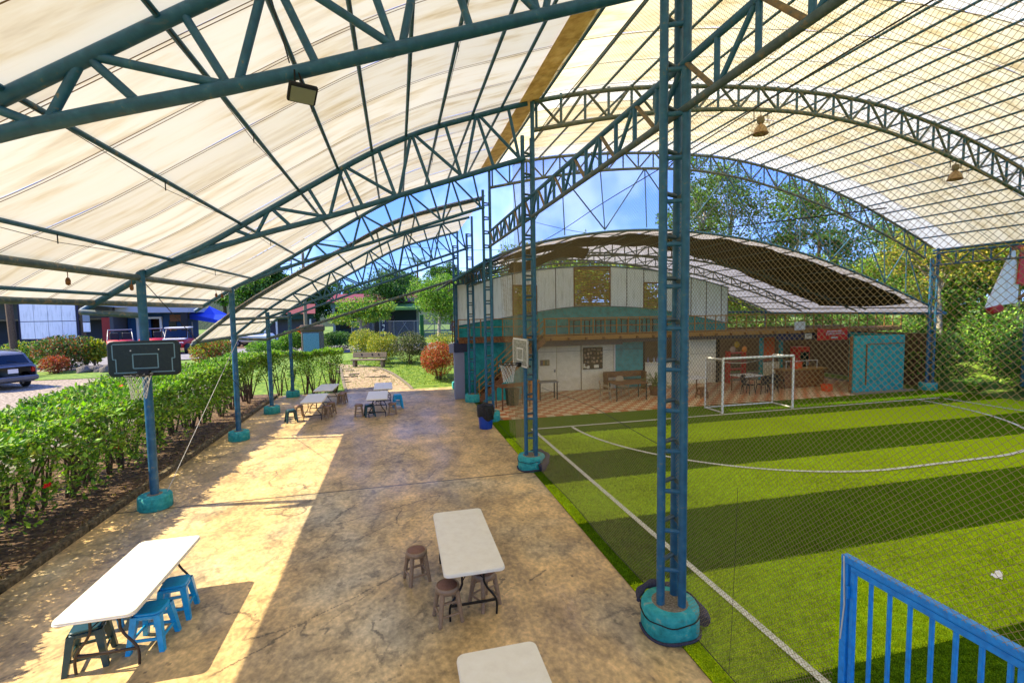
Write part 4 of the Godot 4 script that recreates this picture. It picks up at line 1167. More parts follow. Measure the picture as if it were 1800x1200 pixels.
	var rail2 := part(t, "balustrade", cbox(Vector3(3.0, 0.04, 0.05)), M.rail_wood, Transform3D(Basis.IDENTITY, v(4.1, 3.55, 20.55)))
	part(rail2, "rail", cbox(Vector3(3.0, 0.03, 0.04)), M.rail_wood, Transform3D(Basis.IDENTITY, Vector3(0, -0.35, 0)))
	for i in 7: part(rail2, "baluster", cbox(Vector3(0.045, 0.8, 0.045)), M.rail_wood, Transform3D(Basis.IDENTITY, Vector3(-1.5 + i * 0.5, -0.4, 0)))
	var scr := part(t, "lattice_screen", cbox(Vector3(0.04, 1.05, 0.04)), M.rust, Transform3D(Basis.IDENTITY, v(2.45, 3.0, 21.6)))
	for i in 6: part(scr, "slat", cbox(Vector3(0.035, 1.05, 0.03)), M.rust, Transform3D(Basis.IDENTITY, Vector3(0.09 * (i + 1), 0, 0)))
	for i in 5: part(scr, "slat", cbox(Vector3(0.6, 0.04, 0.03)), M.rust, Transform3D(Basis.IDENTITY, Vector3(0.28, -0.45 + i * 0.22, 0.03)))
	# ground-floor back wall
	bx(t, "teal_wall", 2.75, 6.42, 0.0, 2.66, 21.15, 21.3, M.teal)
	for q in [[6.42, 7.35], [7.35, 8.6], [8.6, 10.35]]: bx(t, "door_panel", q[0] + 0.01, q[1] - 0.01, 0.02, 2.66, 21.15, 21.25, M.cream_wall)
	bar(t, "panel_joint", v(8.6, 0.02, 21.13), v(8.6, 2.6, 21.13), 0.02, M.cement)
	bx(t, "panel_line", 6.45, 10.3, 1.92, 1.935, 21.135, 21.149, M.cement, 0.0)
	bx(t, "door_handle", 7.22, 7.27, 0.95, 1.08, 21.08, 21.15, M.metal)
	bx(t, "corner_strip", 10.3, 10.37, 0.02, 2.66, 21.05, 21.15, M.white)
	bx(t, "teal_panel", 10.37, 11.93, 0.02, 2.66, 21.15, 21.25, M.teal)
	bx(t, "panel_line", 10.38, 11.93, 1.92, 1.935, 21.135, 21.149, M.fascia, 0.0)
	bx(t, "dark_post", 11.93, 12.02, 0.0, 2.66, 21.1, 21.25, M.dark)
	bx(t, "bar_front", 12.02, 14.6, 0.0, 1.15, 21.1, 21.25, M.cream_wall)
	bx(t, "bar_counter", 12.02, 14.6, 1.155, 1.2, 20.95, 21.4, M.cream_wall)
	bx(t, "back_room_wall", 11.9, 28.2, 0.0, 2.7, 24.4, 24.5, M.brown_wall)
	bx(t, "side_wall", 24.4, 24.55, 0.0, 2.54, 16.7, 24.4, M.brown_wall)
	bx(t, "cream_wall", 14.6, 16.1, 0.0, 2.66, 21.1, 21.25, M.cream_wall)
	bx(t, "panel_line", 14.62, 16.08, 1.55, 1.565, 21.085, 21.099, M.cement, 0.0)
	bx(t, "dark_post", 16.1, 16.3, 0.0, 2.66, 21.05, 21.2, M.dark)
	var df := bx(t, "door_frame", 18.75, 18.92, 0.0, 2.42, 20.95, 21.1, M.teal)
	bx(t, "door_frame", 20.0, 20.16, 0.0, 2.42, 20.95, 21.1, M.teal)
	bx(t, "door_frame", 18.75, 20.16, 2.42, 2.6, 20.95, 21.1, M.teal)
	bx(t, "red_door", 19.1, 19.85, 1.0, 2.4, 21.2, 21.25, M.orange)
	bx(t, "low_partition", 18.92, 20.0, 0.0, 0.95, 21.0, 21.1, M.cream_wall)
	# storage room at the right end
	bx(t, "storage_front", 19.62, 22.55, 0.0, 2.56, 16.48, 16.62, M.teal, 0.01)
	bx(t, "storage_side", 22.42, 22.55, 0.0, 2.56, 16.62, 19.1, M.teal, 0.01)
	bx(t, "brown_pipe", 20.3, 20.34, 0.35, 2.2, 16.43, 16.475, M.rust, 0.0)
	bx(t, "brown_pipe", 20.34, 22.5, 2.17, 2.21, 16.43, 16.475, M.rust, 0.0)
	bx(t, "plinth", 19.5, 22.9, -0.03, 0.05, 16.2, 16.47, M.cement)
	bx(t, "red_edge", 19.52, 19.6, 0.0, 2.56, 16.5, 16.6, M.rust)
	# left annex and stair
	bx(t, "grey_pillar", 2.42, 2.86, 0.0, 2.1, 20.7, 21.1, flat(Color(0.50, 0.51, 0.58), 0.7))
	bx(t, "navy_box", 2.40, 2.98, 2.12, 2.5, 20.6, 21.1, M.navy)
	bx(t, "grey_plate", 2.18, 2.38, 2.1, 2.5, 20.55, 20.6, flat(Color(0.5, 0.52, 0.62), 0.7))
	var B0 := v(3.35, 0.0, 20.25)
	var T0 := v(6.35, 2.56, 20.25)
	var run := Vector3(T0.x - B0.x, 0, T0.z - B0.z)
	var side := run.normalized().cross(Vector3.UP) * 0.45
	var turn := Basis(Vector3.UP, atan2(-run.z, run.x))
	var stair := part(t, "stair", cbox(Vector3(0.28, 0.04, 0.9)), M.wood, Transform3D(turn, B0 + Vector3(0, 0.18, 0)))
	var inv := stair.transform.affine_inverse()
	for i in range(1, 15):
		var p := B0.lerp(T0, i / 15.0) + Vector3(0, 0.18, 0)
		part(stair, "tread", cbox(Vector3(0.28, 0.04, 0.9)), M.wood, inv * Transform3D(turn, p))
	for s in [-1.0, 1.0]:
		var a: Vector3 = B0 + side * s
		var b: Vector3 = T0 + side * s
		var g := G.new()
		g.box(Vector3.ZERO, Vector3((b - a).length(), 0.24, 0.05))
		var bs := Basis((b - a).normalized(), (b - a).normalized().cross(side.normalized() * -1.0).normalized(), side.normalized() * -1.0)
		part(stair, "stringer", g.mesh(), M.wood, inv * Transform3D(bs, (a + b) / 2 + Vector3(0, 0.05, 0)))
		for h in [0.95, 0.68, 0.42]: bar(stair, "handrail", inv * (a + Vector3(0, h, 0)), inv * (b + Vector3(0, h, 0)), 0.02, M.rail_wood)
		for f in [0.0, 0.33, 0.66, 1.0]: bar(stair, "newel", inv * a.lerp(b, f), inv * (a.lerp(b, f) + Vector3(0, 0.98, 0)), 0.025, M.rail_wood)
	var gw := G.new()   # teal solid wall under the stair
	var sa := B0 + side * 0.9
	var sb := B0.lerp(T0, 0.62) + side * 0.9
	gw.quad(Vector3(sa.x, 0, sa.z), Vector3(sb.x, 0, sb.z), sb - Vector3(0, 0.15, 0), sa + Vector3(0, 0.02, 0))
	gw.quad(Vector3(sa.x, 0, sa.z) + side * 0.1, Vector3(sb.x, 0, sb.z) + side * 0.1, sb - Vector3(0, 0.15, 0) + side * 0.1, sa + Vector3(0, 0.05, 0) + side * 0.1)
	part(t, "stair_wall", gw.mesh(), M.teal)
	# arched roof
	for i in 10:
		var d0 := 16.36 + i * 1.05
		part(t, "roof_sheet", roof_sheet(PC, 1.9, 24.7, d0, d0 + 1.06, 50, 0.0, 0.0), M.roof_c)
	part(t, "roof_edge", tube(line_pts(PC, 1.9, 24.7, 16.36, 40, -0.03), 0.05, 8), M.steel)
	var x := 3.0
	while x < 24.5:
		bar(t, "purlin", v(x, lin(PC, x) - 0.06, 16.4), v(x, lin(PC, x) - 0.06, 26.8), 0.028, M.dusty)
		x += 1.1
	bx(t, "eave_gutter", 23.9, 24.75, 3.45, 3.56, 16.3, 26.8, M.steel)
	bx(t, "rear_eave", 17.0, 24.6, 3.52, 3.66, 26.7, 26.85, M.steel)
	var PCb := []
	for q in PC: PCb.append([q[0], q[1] - 0.62 + 0.25 * absf(q[0] - 10.0) / 14.0])
	for dd in [19.6, 23.0, 26.4]:
		part(t, "truss_chord", tube(line_pts(PC, 2.2, 24.0, dd, 40, -0.08), 0.045, 8), M.dusty)
		part(t, "truss_chord", tube(line_pts(PCb, 2.8, 23.4, dd, 40), 0.045, 8), M.dusty)
		var n := 34
		for i in n:
			var xa := lerpf(2.9, 23.3, float(i) / n)
			var xb := lerpf(2.9, 23.3, float(i + 1) / n)
			bar(t, "truss_web", v(xa, lin(PC, xa) - 0.08, dd), v(xa, lin(PCb, xa), dd), 0.027, M.dusty)
			if i % 2 == 0: bar(t, "truss_web", v(xa, lin(PC, xa) - 0.08, dd), v(xb, lin(PCb, xb), dd), 0.027, M.dusty)
			else: bar(t, "truss_web", v(xa, lin(PCb, xa), dd), v(xb, lin(PC, xb) - 0.08, dd), 0.027, M.dusty)
	for q in [[17.0, 24.8], [23.9, 26.4], [20.5, 26.6]]: bar(t, "rear_post", v(q[0], 0.3, q[1]), v(q[0], lin(PC, q[0]) - 0.1, q[1]), 0.05, M.column)
	# dark shade cloth slung under the front of the roof
	var tarp := top("shade_cloth", "dark brown torn shade cloth slung under the clubhouse roof", "shade cloth")
	part(tarp, "cloth", grid(70, 14, func(u: float, w: float) -> Vector3:
		var xx := lerpf(3.9, 23.0, u)
		var d := lerpf(16.62 + 0.08 * sin(xx * 1.7) + 0.1 * maxf(0.0, sin(xx * 0.8)), 19.2 + 0.06 * sin(xx * 1.3 + 1.0) + 2.2 * smoothstep(9.0, 20.0, xx), w)
		var sag := 0.08 * sin(w * PI) + 0.07 * absf(sin(xx * 1.43)) + 0.03 * sin(xx * 3.3 + w * 5.0)
		return v(xx, lin(PC, xx) - 0.10 - sag - 0.08 * w, d)), M.tarp)
	for i in 17:   # lines that hold the cloth up
		var xl := 4.2 + i * 1.1
		bar(tarp, "support_line", v(xl, lin(PC, xl) - 0.24, 16.6), v(xl, lin(PC, xl) - 0.30, 19.2 + 2.2 * smoothstep(9.0, 20.0, xl)), 0.02, M.dusty)
	part(tarp, "loose_flap", grid(14, 8, func(u: float, w: float) -> Vector3:
		var xx := lerpf(4.2, 7.4, u)
		return v(xx, lin(PC, xx) - 0.42 - w * 0.35 - 0.12 * sin(u * 7.0), 17.2 + 0.5 * w + 0.1 * sin(u * 9.0))), M.tarp)

func make_chair(called: String, label: String, m: Material, group: String) -> Node3D:
	var t := top(called, label, "chair", Vector3.ZERO, 0.0, group)
	part(t, "seat", rounded_board(0.42, 0.42, 0.03, 0.06), m, Transform3D(Basis(Vector3.RIGHT, PI / 2), Vector3(0, 0.43, 0)))
	part(t, "backrest", rounded_board(0.42, 0.42, 0.025, 0.14), m, Transform3D(Basis(Vector3.RIGHT, -0.18), Vector3(0, 0.66, -0.23)))
	for q in [[-1, -1], [1, -1], [-1, 1], [1, 1]]: part(t, "leg", taper_leg(Vector3(q[0] * 0.18, 0.42, q[1] * 0.17), Vector3(q[0] * 0.22, 0, q[1] * 0.22), 0.022, 0.016), m)
	for s in [-1, 1]: part(t, "armrest", tube([Vector3(s * 0.21, 0.68, -0.24), Vector3(s * 0.235, 0.65, 0.0), Vector3(s * 0.225, 0.6, 0.16), Vector3(s * 0.2, 0.43, 0.18)], 0.018, 8), m)
	return t

func make_wood_table(called: String, label: String, w: float, l: float, h: float, m: Material, lm: Material, group := "") -> Node3D:
	var t := top(called, label, "table", Vector3.ZERO, 0.0, group)
	part(t, "tabletop", cbox(Vector3(w, 0.045, l), 0.01), m, Transform3D(Basis.IDENTITY, Vector3(0, h - 0.022, 0)))
	for q in [[-1, -1], [1, -1], [-1, 1], [1, 1]]: part(t, "leg", cbox(Vector3(0.05, h - 0.045, 0.05)), lm, Transform3D(Basis.IDENTITY, Vector3(q[0] * (w / 2 - 0.06), (h - 0.045) / 2, q[1] * (l / 2 - 0.06))))
	return t

func patio_things() -> void:
	var wt := make_wood_table("wooden_table", "tall wooden table beside the stair with a green bin under it", 1.35, 0.7, 0.92, M.wood, M.wood)
	wt.position = v(4.45, 0.02, 18.2); wt.rotation.y = 0.25
	var gb := top("green_bin", "dark green bin under the wooden table by the stair", "bin", v(4.55, 0.02, 18.7))
	part(gb, "bucket", lathe([Vector2(0, 0), Vector2(0.25, 0), Vector2(0.3, 0.62), Vector2(0.31, 0.66), Vector2(0.29, 0.66)], 20), flat(Color(0.02, 0.18, 0.10), 0.45))
	part(gb, "lid", lathe([Vector2(0.31, 0.66), Vector2(0.2, 0.71), Vector2(0, 0.72)], 20), flat(Color(0.02, 0.15, 0.09), 0.45))
	var yb := top("yellow_locker", "narrow yellow locker behind the basketball column", "locker", v(5.75, 0.02, 19.6))
	part(yb, "case", cbox(Vector3(0.42, 0.85, 0.4)), flat(Color(0.78, 0.46, 0.02), 0.5), Transform3D(Basis.IDENTITY, Vector3(0, 0.425, 0)))
	part(yb, "door", cbox(Vector3(0.36, 0.74, 0.02)), flat(Color(0.84, 0.52, 0.04), 0.5), Transform3D(Basis.IDENTITY, Vector3(0, 0.44, 0.21)))
	part(yb, "handle", cbox(Vector3(0.02, 0.1, 0.03)), M.metal, Transform3D(Basis.IDENTITY, Vector3(0.13, 0.5, 0.23)))
	var pt := make_wood_table("metal_side_table", "thin-legged grey side table beside the cream door", 0.9, 0.5, 0.8, M.metal, M.black_leg)
	pt.position = v(6.3, 0.02, 19.4)
	var pinb := top("notice_board", "dark notice board covered with round photographs and white notes", "notice board", v(9.2, 1.55, 21.1))
	part(pinb, "backing", cbox(Vector3(1.02, 1.06, 0.03)), flat(Color(0.13, 0.10, 0.06), 0.8))
	for i in 25:
		var p := Vector3(-0.40 + (i % 6) * 0.16 + rng.randf_range(-0.04, 0.04), 0.40 - int(i / 6) * 0.19 + rng.randf_range(-0.05, 0.05), 0.017 + 0.0006 * i)
		var tone := rng.randf_range(0.42, 0.72)
		part(pinb, "round_photo", lathe([Vector2(0, 0.004), Vector2(rng.randf_range(0.045, 0.075), 0.003), Vector2(0.06, 0.0)], 12), flat(Color(tone * 1.05, tone * 0.88, tone * 0.68), 0.6), Transform3D(Basis(Vector3.RIGHT, PI / 2), p))
	for q in [[-0.42, -0.36, 0.17, 0.2], [-0.26, -0.42, 0.14, 0.14], [0.17, -0.40, 0.25, 0.15]]: part(pinb, "note", cbox(Vector3(q[2], q[3], 0.006), 0.0), M.cream_wall, Transform3D(Basis.IDENTITY, Vector3(q[0], q[1], 0.02)))
	var ps := top("wall_poster", "small coloured poster on the cream door", "poster", v(6.75, 1.42, 21.12))
	part(ps, "sheet", cbox(Vector3(0.46, 0.28, 0.012), 0.0), flat(Color(0.42, 0.36, 0.18), 0.6))
	for i in 4: part(ps, "colour_patch", cbox(Vector3(0.08, 0.2, 0.004), 0.0), flat([Color(0.15, 0.2, 0.35), Color(0.6, 0.45, 0.1), Color(0.25, 0.35, 0.2), Color(0.55, 0.5, 0.35)][i], 0.6), Transform3D(Basis.IDENTITY, Vector3(-0.15 + i * 0.1, 0, 0.009)))
	var bt := make_wood_table("patio_table", "brown patio table before the teal panel", 1.5, 0.8, 0.75, M.wood, M.black_leg)
	bt.position = v(9.6, 0.02, 18.3)
	var ch := make_chair("plastic_chair", "beige plastic armchair at the left end of the brown patio table", flat(Color(0.62, 0.55, 0.42), 0.5), "plastic armchairs on the patio")
	ch.position = v(8.55, 0.02, 18.3); ch.rotation.y = 1.3
	copy(ch, v(9.75, 0.02, 19.1), 0.1, "beige plastic armchair behind the brown patio table")
	var bn := top("wooden_bench", "long wooden bench with low back against the teal panel", "bench", v(10.6, 0.02, 20.5))
	part(bn, "seat", cbox(Vector3(2.1, 0.05, 0.4)), M.wood, Transform3D(Basis.IDENTITY, Vector3(0, 0.45, 0)))
	part(bn, "backrest", cbox(Vector3(2.1, 0.28, 0.05)), M.wood, Transform3D(Basis.IDENTITY, Vector3(0, 0.75, -0.2)))
	for s in [-1, 1]: part(bn, "leg", cbox(Vector3(0.08, 0.88, 0.42)), M.wood, Transform3D(Basis.IDENTITY, Vector3(s * 1.0, 0.44, 0)))
	var pp := top("potted_plant", "potted plant with arching pale leaves beside the tall column", "plant", v(11.2, 0.02, 18.8))
	part(pp, "pot", lathe([Vector2(0, 0), Vector2(0.2, 0), Vector2(0.28, 0.4), Vector2(0.3, 0.42), Vector2(0.26, 0.42), Vector2(0.0, 0.38)], 18), M.rust)
	var g := G.new()
	for i in 70:
		var a := rng.randf() * TAU
		var el := rng.randf_range(0.3, 1.4)
		var dir := Vector3(cos(a) * cos(el), sin(el), sin(a) * cos(el))
		var p := Vector3(0, 0.4, 0)
		var col := Color(0.10, 0.16, 0.03) if rng.randf() < 0.6 else Color(0.25, 0.28, 0.08)
		for k in 3:
			g.leaf(p, dir, dir.cross(Vector3.UP).normalized(), 0.28, 0.06, col)
			p += dir * 0.24
			dir = (dir + Vector3(0, -0.4, 0)).normalized()
	part(pp, "leaves", g.mesh(), M.leaf)
	# bar furniture under the deck
	var wt2 := make_wood_table("white_table", "white table just right of the tall column on the tiles", 1.2, 0.8, 0.76, M.white, M.wood, "white tables on the patio")
	wt2.position = v(12.9, 0.02, 18.6)
	copy(wt2, v(15.7, 0.02, 18.4), 0.1, "white table seen through the football goal")
	var st := make_square_stool("wooden_stool", "orange-brown stool before the white table right of the tall column", M.rust, "stools on the patio tiles")
	st.position = v(12.75, 0.02, 17.6)
	for q in [[15.2, 17.7, "dark chair seen through the left part of the goal net", 0.3], [15.9, 17.6, "dark chair seen through the middle of the goal net", 2.9], [16.6, 17.8, "dark chair seen through the right part of the goal net", 2.5], [17.5, 18.4, "dark chair just beyond the right goal post", 1.0]]:
		var c := make_chair("dark_chair", q[2], M.dark, "dark chairs around the bar")
		c.position = v(q[0], 0.02, q[1]); c.rotation.y = q[3]
	var rd := top("red_shelf", "tall red and orange shelf stand with round signs in the bar", "shelf", v(16.9, 0.02, 20.6))
	for i in 4: part(rd, "shelf", cbox(Vector3(0.9, 0.05, 0.35)), M.red, Transform3D(Basis.IDENTITY, Vector3(0, 0.3 + i * 0.42, 0)))
	for s in [-1, 1]: part(rd, "side", cbox(Vector3(0.05, 1.65, 0.35)), M.red, Transform3D(Basis.IDENTITY, Vector3(s * 0.47, 0.825, 0)))
	for q in [[-0.1, 2.0, Color(0.62, 0.48, 0.05)], [0.35, 1.75, Color(0.80, 0.45, 0.05)], [-0.35, 1.75, Color(0.6, 0.5, 0.42)]]: part(rd, "round_sign", lathe([Vector2(0, 0.02), Vector2(0.15, 0.015), Vector2(0.16, 0.0)], 18), flat(q[2], 0.5), Transform3D(Basis(Vector3.RIGHT, PI / 2), Vector3(q[0], q[1], 0.2)))
	var rc := top("red_cooler", "tall red drinks cooler beside the teal door frame", "cooler", v(20.9, 0.02, 20.6))
	part(rc, "case", cbox(Vector3(0.7, 1.75, 0.6), 0.02), M.red, Transform3D(Basis.IDENTITY, Vector3(0, 0.875, 0)))
	part(rc, "door", cbox(Vector3(0.56, 1.2, 0.02)), M.glass_dark, Transform3D(Basis.IDENTITY, Vector3(0, 0.9, 0.31)))
	part(rc, "handle", cbox(Vector3(0.03, 0.4, 0.03)), M.metal, Transform3D(Basis.IDENTITY, Vector3(0.25, 0.95, 0.33)))
	var co := top("bar_counter", "long brown bar counter with glass case in the dark bar", "counter", v(18.9, 0.02, 18.6))
	part(co, "front", cbox(Vector3(2.4, 0.85, 0.5)), M.wood, Transform3D(Basis.IDENTITY, Vector3(0, 0.43, 0)))
	part(co, "top", cbox(Vector3(2.6, 0.06, 0.65)), M.rail_wood, Transform3D(Basis.IDENTITY, Vector3(0, 0.89, 0)))
	for i in 4: bar(co, "case_post", Vector3(-1.0 + i * 0.6, 0.92, 0.2), Vector3(-1.0 + i * 0.6, 1.3, 0.2), 0.015, M.cord)
	bar(co, "case_rail", Vector3(-1.05, 1.3, 0.2), Vector3(0.85, 1.3, 0.2), 0.015, M.cord)
	for q in [[17.9, 17.3, "orange crate on the tiles beside the teal storage room", 19.1], [18.9, 18.5, "orange box on the brown bar counter", 18.6]]:
		var y := 0.02 if q[3] > 19.0 else 0.94
		var cr := top("orange_crate", q[2], "crate", v(q[3], y, q[1]), 0.2, "orange crates in the bar")
		part(cr, "tub", cbox(Vector3(0.42, 0.3, 0.32), 0.03), M.orange, Transform3D(Basis.IDENTITY, Vector3(0, 0.15, 0)))
		part(cr, "rim", cbox(Vector3(0.46, 0.03, 0.36), 0.01), M.orange, Transform3D(Basis.IDENTITY, Vector3(0, 0.3, 0)))
	for i in 6:
		var bo := top("bar_bottle", "small bottle on the cream bar counter beside the teal panel", "bottle", v(12.2 + i * 0.17, 1.2, 21.15), 0.0, "bottles on the cream bar counter")
		part(bo, "glass", lathe([Vector2(0, 0), Vector2(0.04, 0), Vector2(0.04, 0.16), Vector2(0.015, 0.22), Vector2(0.015, 0.28), Vector2(0, 0.28)], 10), flat([Color(0.5, 0.5, 0.6), Color(0.4, 0.3, 0.1), Color(0.7, 0.7, 0.7)][i % 3], 0.2))
	# signs on the balustrade
	var ban := top("red_banner", "red cloth banner with white lettering hung under the balustrade", "banner", v(22.05, 2.50, 19.72))
	part(ban, "cloth", grid(20, 6, func(u: float, w: float) -> Vector3: return Vector3((u - 0.5) * 1.96, lerpf(-0.36, 0.29 - 0.11 * sin(u * PI), w), 0.02 * sin(u * 12.0))), flat(Color(0.82, 0.12, 0.04), 0.6))
	for q in [[0.05, 0.13, 0.9, 0.045], [0.1, -0.2, 0.42, 0.08], [0.42, 0.15, 0.3, 0.03]]:   # the lines too blurred to read
		part(ban, "print", cbox(Vector3(q[2], q[3], 0.006), 0.0), M.white, Transform3D(Basis.IDENTITY, Vector3(q[0], q[1] - 0.03, 0.034)))
	for q in [["CUACILAVISTA", 0.0, 0.13, 0.17]]:
		var tm := TextMesh.new()
		tm.text = q[0]
		tm.font_size = 32
		tm.pixel_size = q[2] / 24.0
		tm.depth = 0.006
		part(ban, "lettering", tm, M.white, Transform3D(Basis.IDENTITY, Vector3(0.13, q[1] - 0.02, 0.034)))
	var n1 := top("paper_notice", "blank white notice tied to the balustrade", "notice", v(20.05, 2.92, 19.8), 0.0, "white notices on the balcony")
	part(n1, "sheet", cbox(Vector3(0.66, 0.42, 0.012), 0.0), M.white, Transform3D(Basis(Vector3.FORWARD, -0.03), Vector3.ZERO))
	bar(n1, "tie", Vector3(-0.3, 0.2, 0), Vector3(-0.3, 0.5, -0.04), 0.008, M.cord)
	var n2 := top("paper_notice", "small white notice beside the red banner", "notice", v(20.75, 2.36, 19.95), 0.0, "white notices on the balcony")
	part(n2, "sheet", cbox(Vector3(0.42, 0.26, 0.012), 0.0), M.cream_wall)
	part(n2, "print", cbox(Vector3(0.3, 0.05, 0.004), 0.0), M.cement, Transform3D(Basis.IDENTITY, Vector3(0, 0.05, 0.008)))
	for i in 4:
		var pc := make_wood_table("deck_table", "dark table on the upper deck behind the rails, " + ["at the head of the stair", "next to the one at the stair", "below the wide louvre window", "beside the tall column"][i], 0.9, 0.7, 0.7, M.wood, M.black_leg, "tables on the upper deck")
		pc.position = v(8.3 + i * 1.35, 2.75, 20.6)
	# red and white sign structure at the edge of the court
	var sg := top("painted_sign", "white and red sign panel with slanted edge at the court edge", "sign", v(24.3, 0, 13.6), -0.25)
	var gq := G.new()
	var pts := [Vector3(-1.15, 3.75, 0), Vector3(0.1, 3.95, 0), Vector3(0.1, 4.7, 0), Vector3(-0.1, 6.05, 0), Vector3(-0.22, 6.05, 0)]
	var zz := Vector3(0, 0, -0.08)
	for i in range(1, 4):
		gq.tri(pts[0], pts[i], pts[i + 1]); gq.tri(pts[0] + zz, pts[i + 1] + zz, pts[i] + zz)
	for i in 5: gq.quad(pts[i], pts[(i + 1) % 5], pts[(i + 1) % 5] + zz, pts[i] + zz)
	part(sg, "white_panel", gq.mesh(), M.white_panel)
	part(sg, "red_panel", cbox(Vector3(0.56, 1.3, 0.06)), flat(Color(0.80, 0.13, 0.09), 0.5), Transform3D(Basis(Vector3.FORWARD, 0.06), Vector3(0.28, 5.32, 0.06)))
	part(sg, "dark_panel", cbox(Vector3(1.6, 1.05, 0.05)), M.dark, Transform3D(Basis.IDENTITY, Vector3(1.3, 5.2, 0.0)))
	part(sg, "white_head", cbox(Vector3(1.6, 0.3, 0.06)), M.white_panel, Transform3D(Basis.IDENTITY, Vector3(1.35, 5.86, 0.03)))
	part(sg, "red_head", cbox(Vector3(2.4, 0.2, 0.08)), flat(Color(0.55, 0.12, 0.05), 0.6), Transform3D(Basis.IDENTITY, Vector3(0.95, 6.15, 0.02)))
	part(sg, "yellow_print", cbox(Vector3(0.3, 0.1, 0.01), 0.0), flat(Color(0.75, 0.55, 0.12), 0.5), Transform3D(Basis.IDENTITY, Vector3(0.85, 4.78, 0.075)))
	for q in [["10", 0.1, 6.09]]:
		var tm := TextMesh.new()
		tm.text = q[0]; tm.font_size = 32; tm.pixel_size = 0.006; tm.depth = 0.01
		part(sg, "lettering", tm, flat(Color(0.75, 0.55, 0.12), 0.5), Transform3D(Basis.IDENTITY, Vector3(q[1], q[2], 0.075)))
	part(sg, "red_foot", cbox(Vector3(0.55, 0.3, 0.3), 0.1), flat(Color(0.62, 0.10, 0.05), 0.6), Transform3D(Basis(Vector3.FORWARD, -0.25), Vector3(-0.75, 3.68, -0.05)))
	bar(sg, "red_bar", Vector3(0.2, 4.65, 0.03), Vector3(2.2, 4.72, 0.03), 0.04, M.red)
	bar(sg, "red_brace", Vector3(0.12, 4.1, 0.0), Vector3(0.9, 4.65, 0.0), 0.07, M.rust)
	bar(sg, "post", Vector3(0.6, 0.5, -0.12), Vector3(0.6, 6.2, -0.12), 0.06, M.steel)
	bar(sg, "post", Vector3(2.0, 0.5, -0.12), Vector3(2.0, 6.2, -0.12), 0.06, M.steel)

# ------------------------------------------------------------------ plants
var GREEN := [Color(0.09, 0.21, 0.015), Color(0.15, 0.32, 0.02), Color(0.24, 0.44, 0.03), Color(0.06, 0.14, 0.015), Color(0.34, 0.52, 0.04)]
var HEDGE := [Color(0.22, 0.42, 0.025), Color(0.30, 0.52, 0.03), Color(0.14, 0.30, 0.02), Color(0.38, 0.56, 0.04), Color(0.46, 0.60, 0.06), Color(0.09, 0.20, 0.015), Color(0.06, 0.15, 0.012), Color(0.12, 0.26, 0.02), Color(0.24, 0.22, 0.06)]
var DEEP := [Color(0.03, 0.08, 0.012), Color(0.05, 0.13, 0.02), Color(0.08, 0.19, 0.03), Color(0.12, 0.24, 0.04)]
var YELLOWISH := [Color(0.22, 0.28, 0.015), Color(0.42, 0.40, 0.02), Color(0.60, 0.46, 0.02), Color(0.12, 0.18, 0.015)]
var GOLD := [Color(0.50, 0.40, 0.03), Color(0.34, 0.34, 0.03), Color(0.16, 0.24, 0.03), Color(0.10, 0.18, 0.02)]
var REDS := [Color(0.46, 0.05, 0.02), Color(0.58, 0.10, 0.03), Color(0.34, 0.06, 0.02), Color(0.45, 0.18, 0.05), Color(0.20, 0.12, 0.03)]
var DUSK := [Color(0.06, 0.09, 0.02), Color(0.12, 0.13, 0.04), Color(0.18, 0.16, 0.06), Color(0.05, 0.07, 0.02)]

func shrub(called: String, label: String, x: float, d: float, r: Vector3, n: int, size: float, pal: Array, group := "", stem := 0.25, y0 := -9.0) -> Node3D:
	var y := gh(x, d) if y0 < -8.0 else y0
	var t := top(called, label, "shrub", v(x, y, d), 0.0, group)
	var g := G.new()
	for i in 7:
		var a := TAU * i / 7.0 + rng.randf()
		var c := Vector3(cos(a) * r.x * 0.42, r.y * (0.85 + rng.randf() * 0.5) + stem, sin(a) * r.z * 0.42)
		g.blob(c, r * rng.randf_range(0.5, 0.68), n / 9, size, pal, rng, 0.55)
	g.blob(Vector3(0, r.y + stem, 0), r, n / 3, size, pal, rng, 0.75)
	part(t, "foliage", g.mesh(), M.leaf)
	var s := G.new()
	for i in 6:
		var a := rng.randf() * TAU
		s.tube([Vector3(cos(a) * 0.08, -0.05, sin(a) * 0.08), Vector3(cos(a) * r.x * 0.25, r.y * 0.6 + stem, sin(a) * r.z * 0.25), Vector3(cos(a) * r.x * 0.5, r.y * 1.2 + stem, sin(a) * r.z * 0.5)], [0.03, 0.022, 0.01], 6)
	part(t, "stems", s.mesh(), M.bark)
	return t

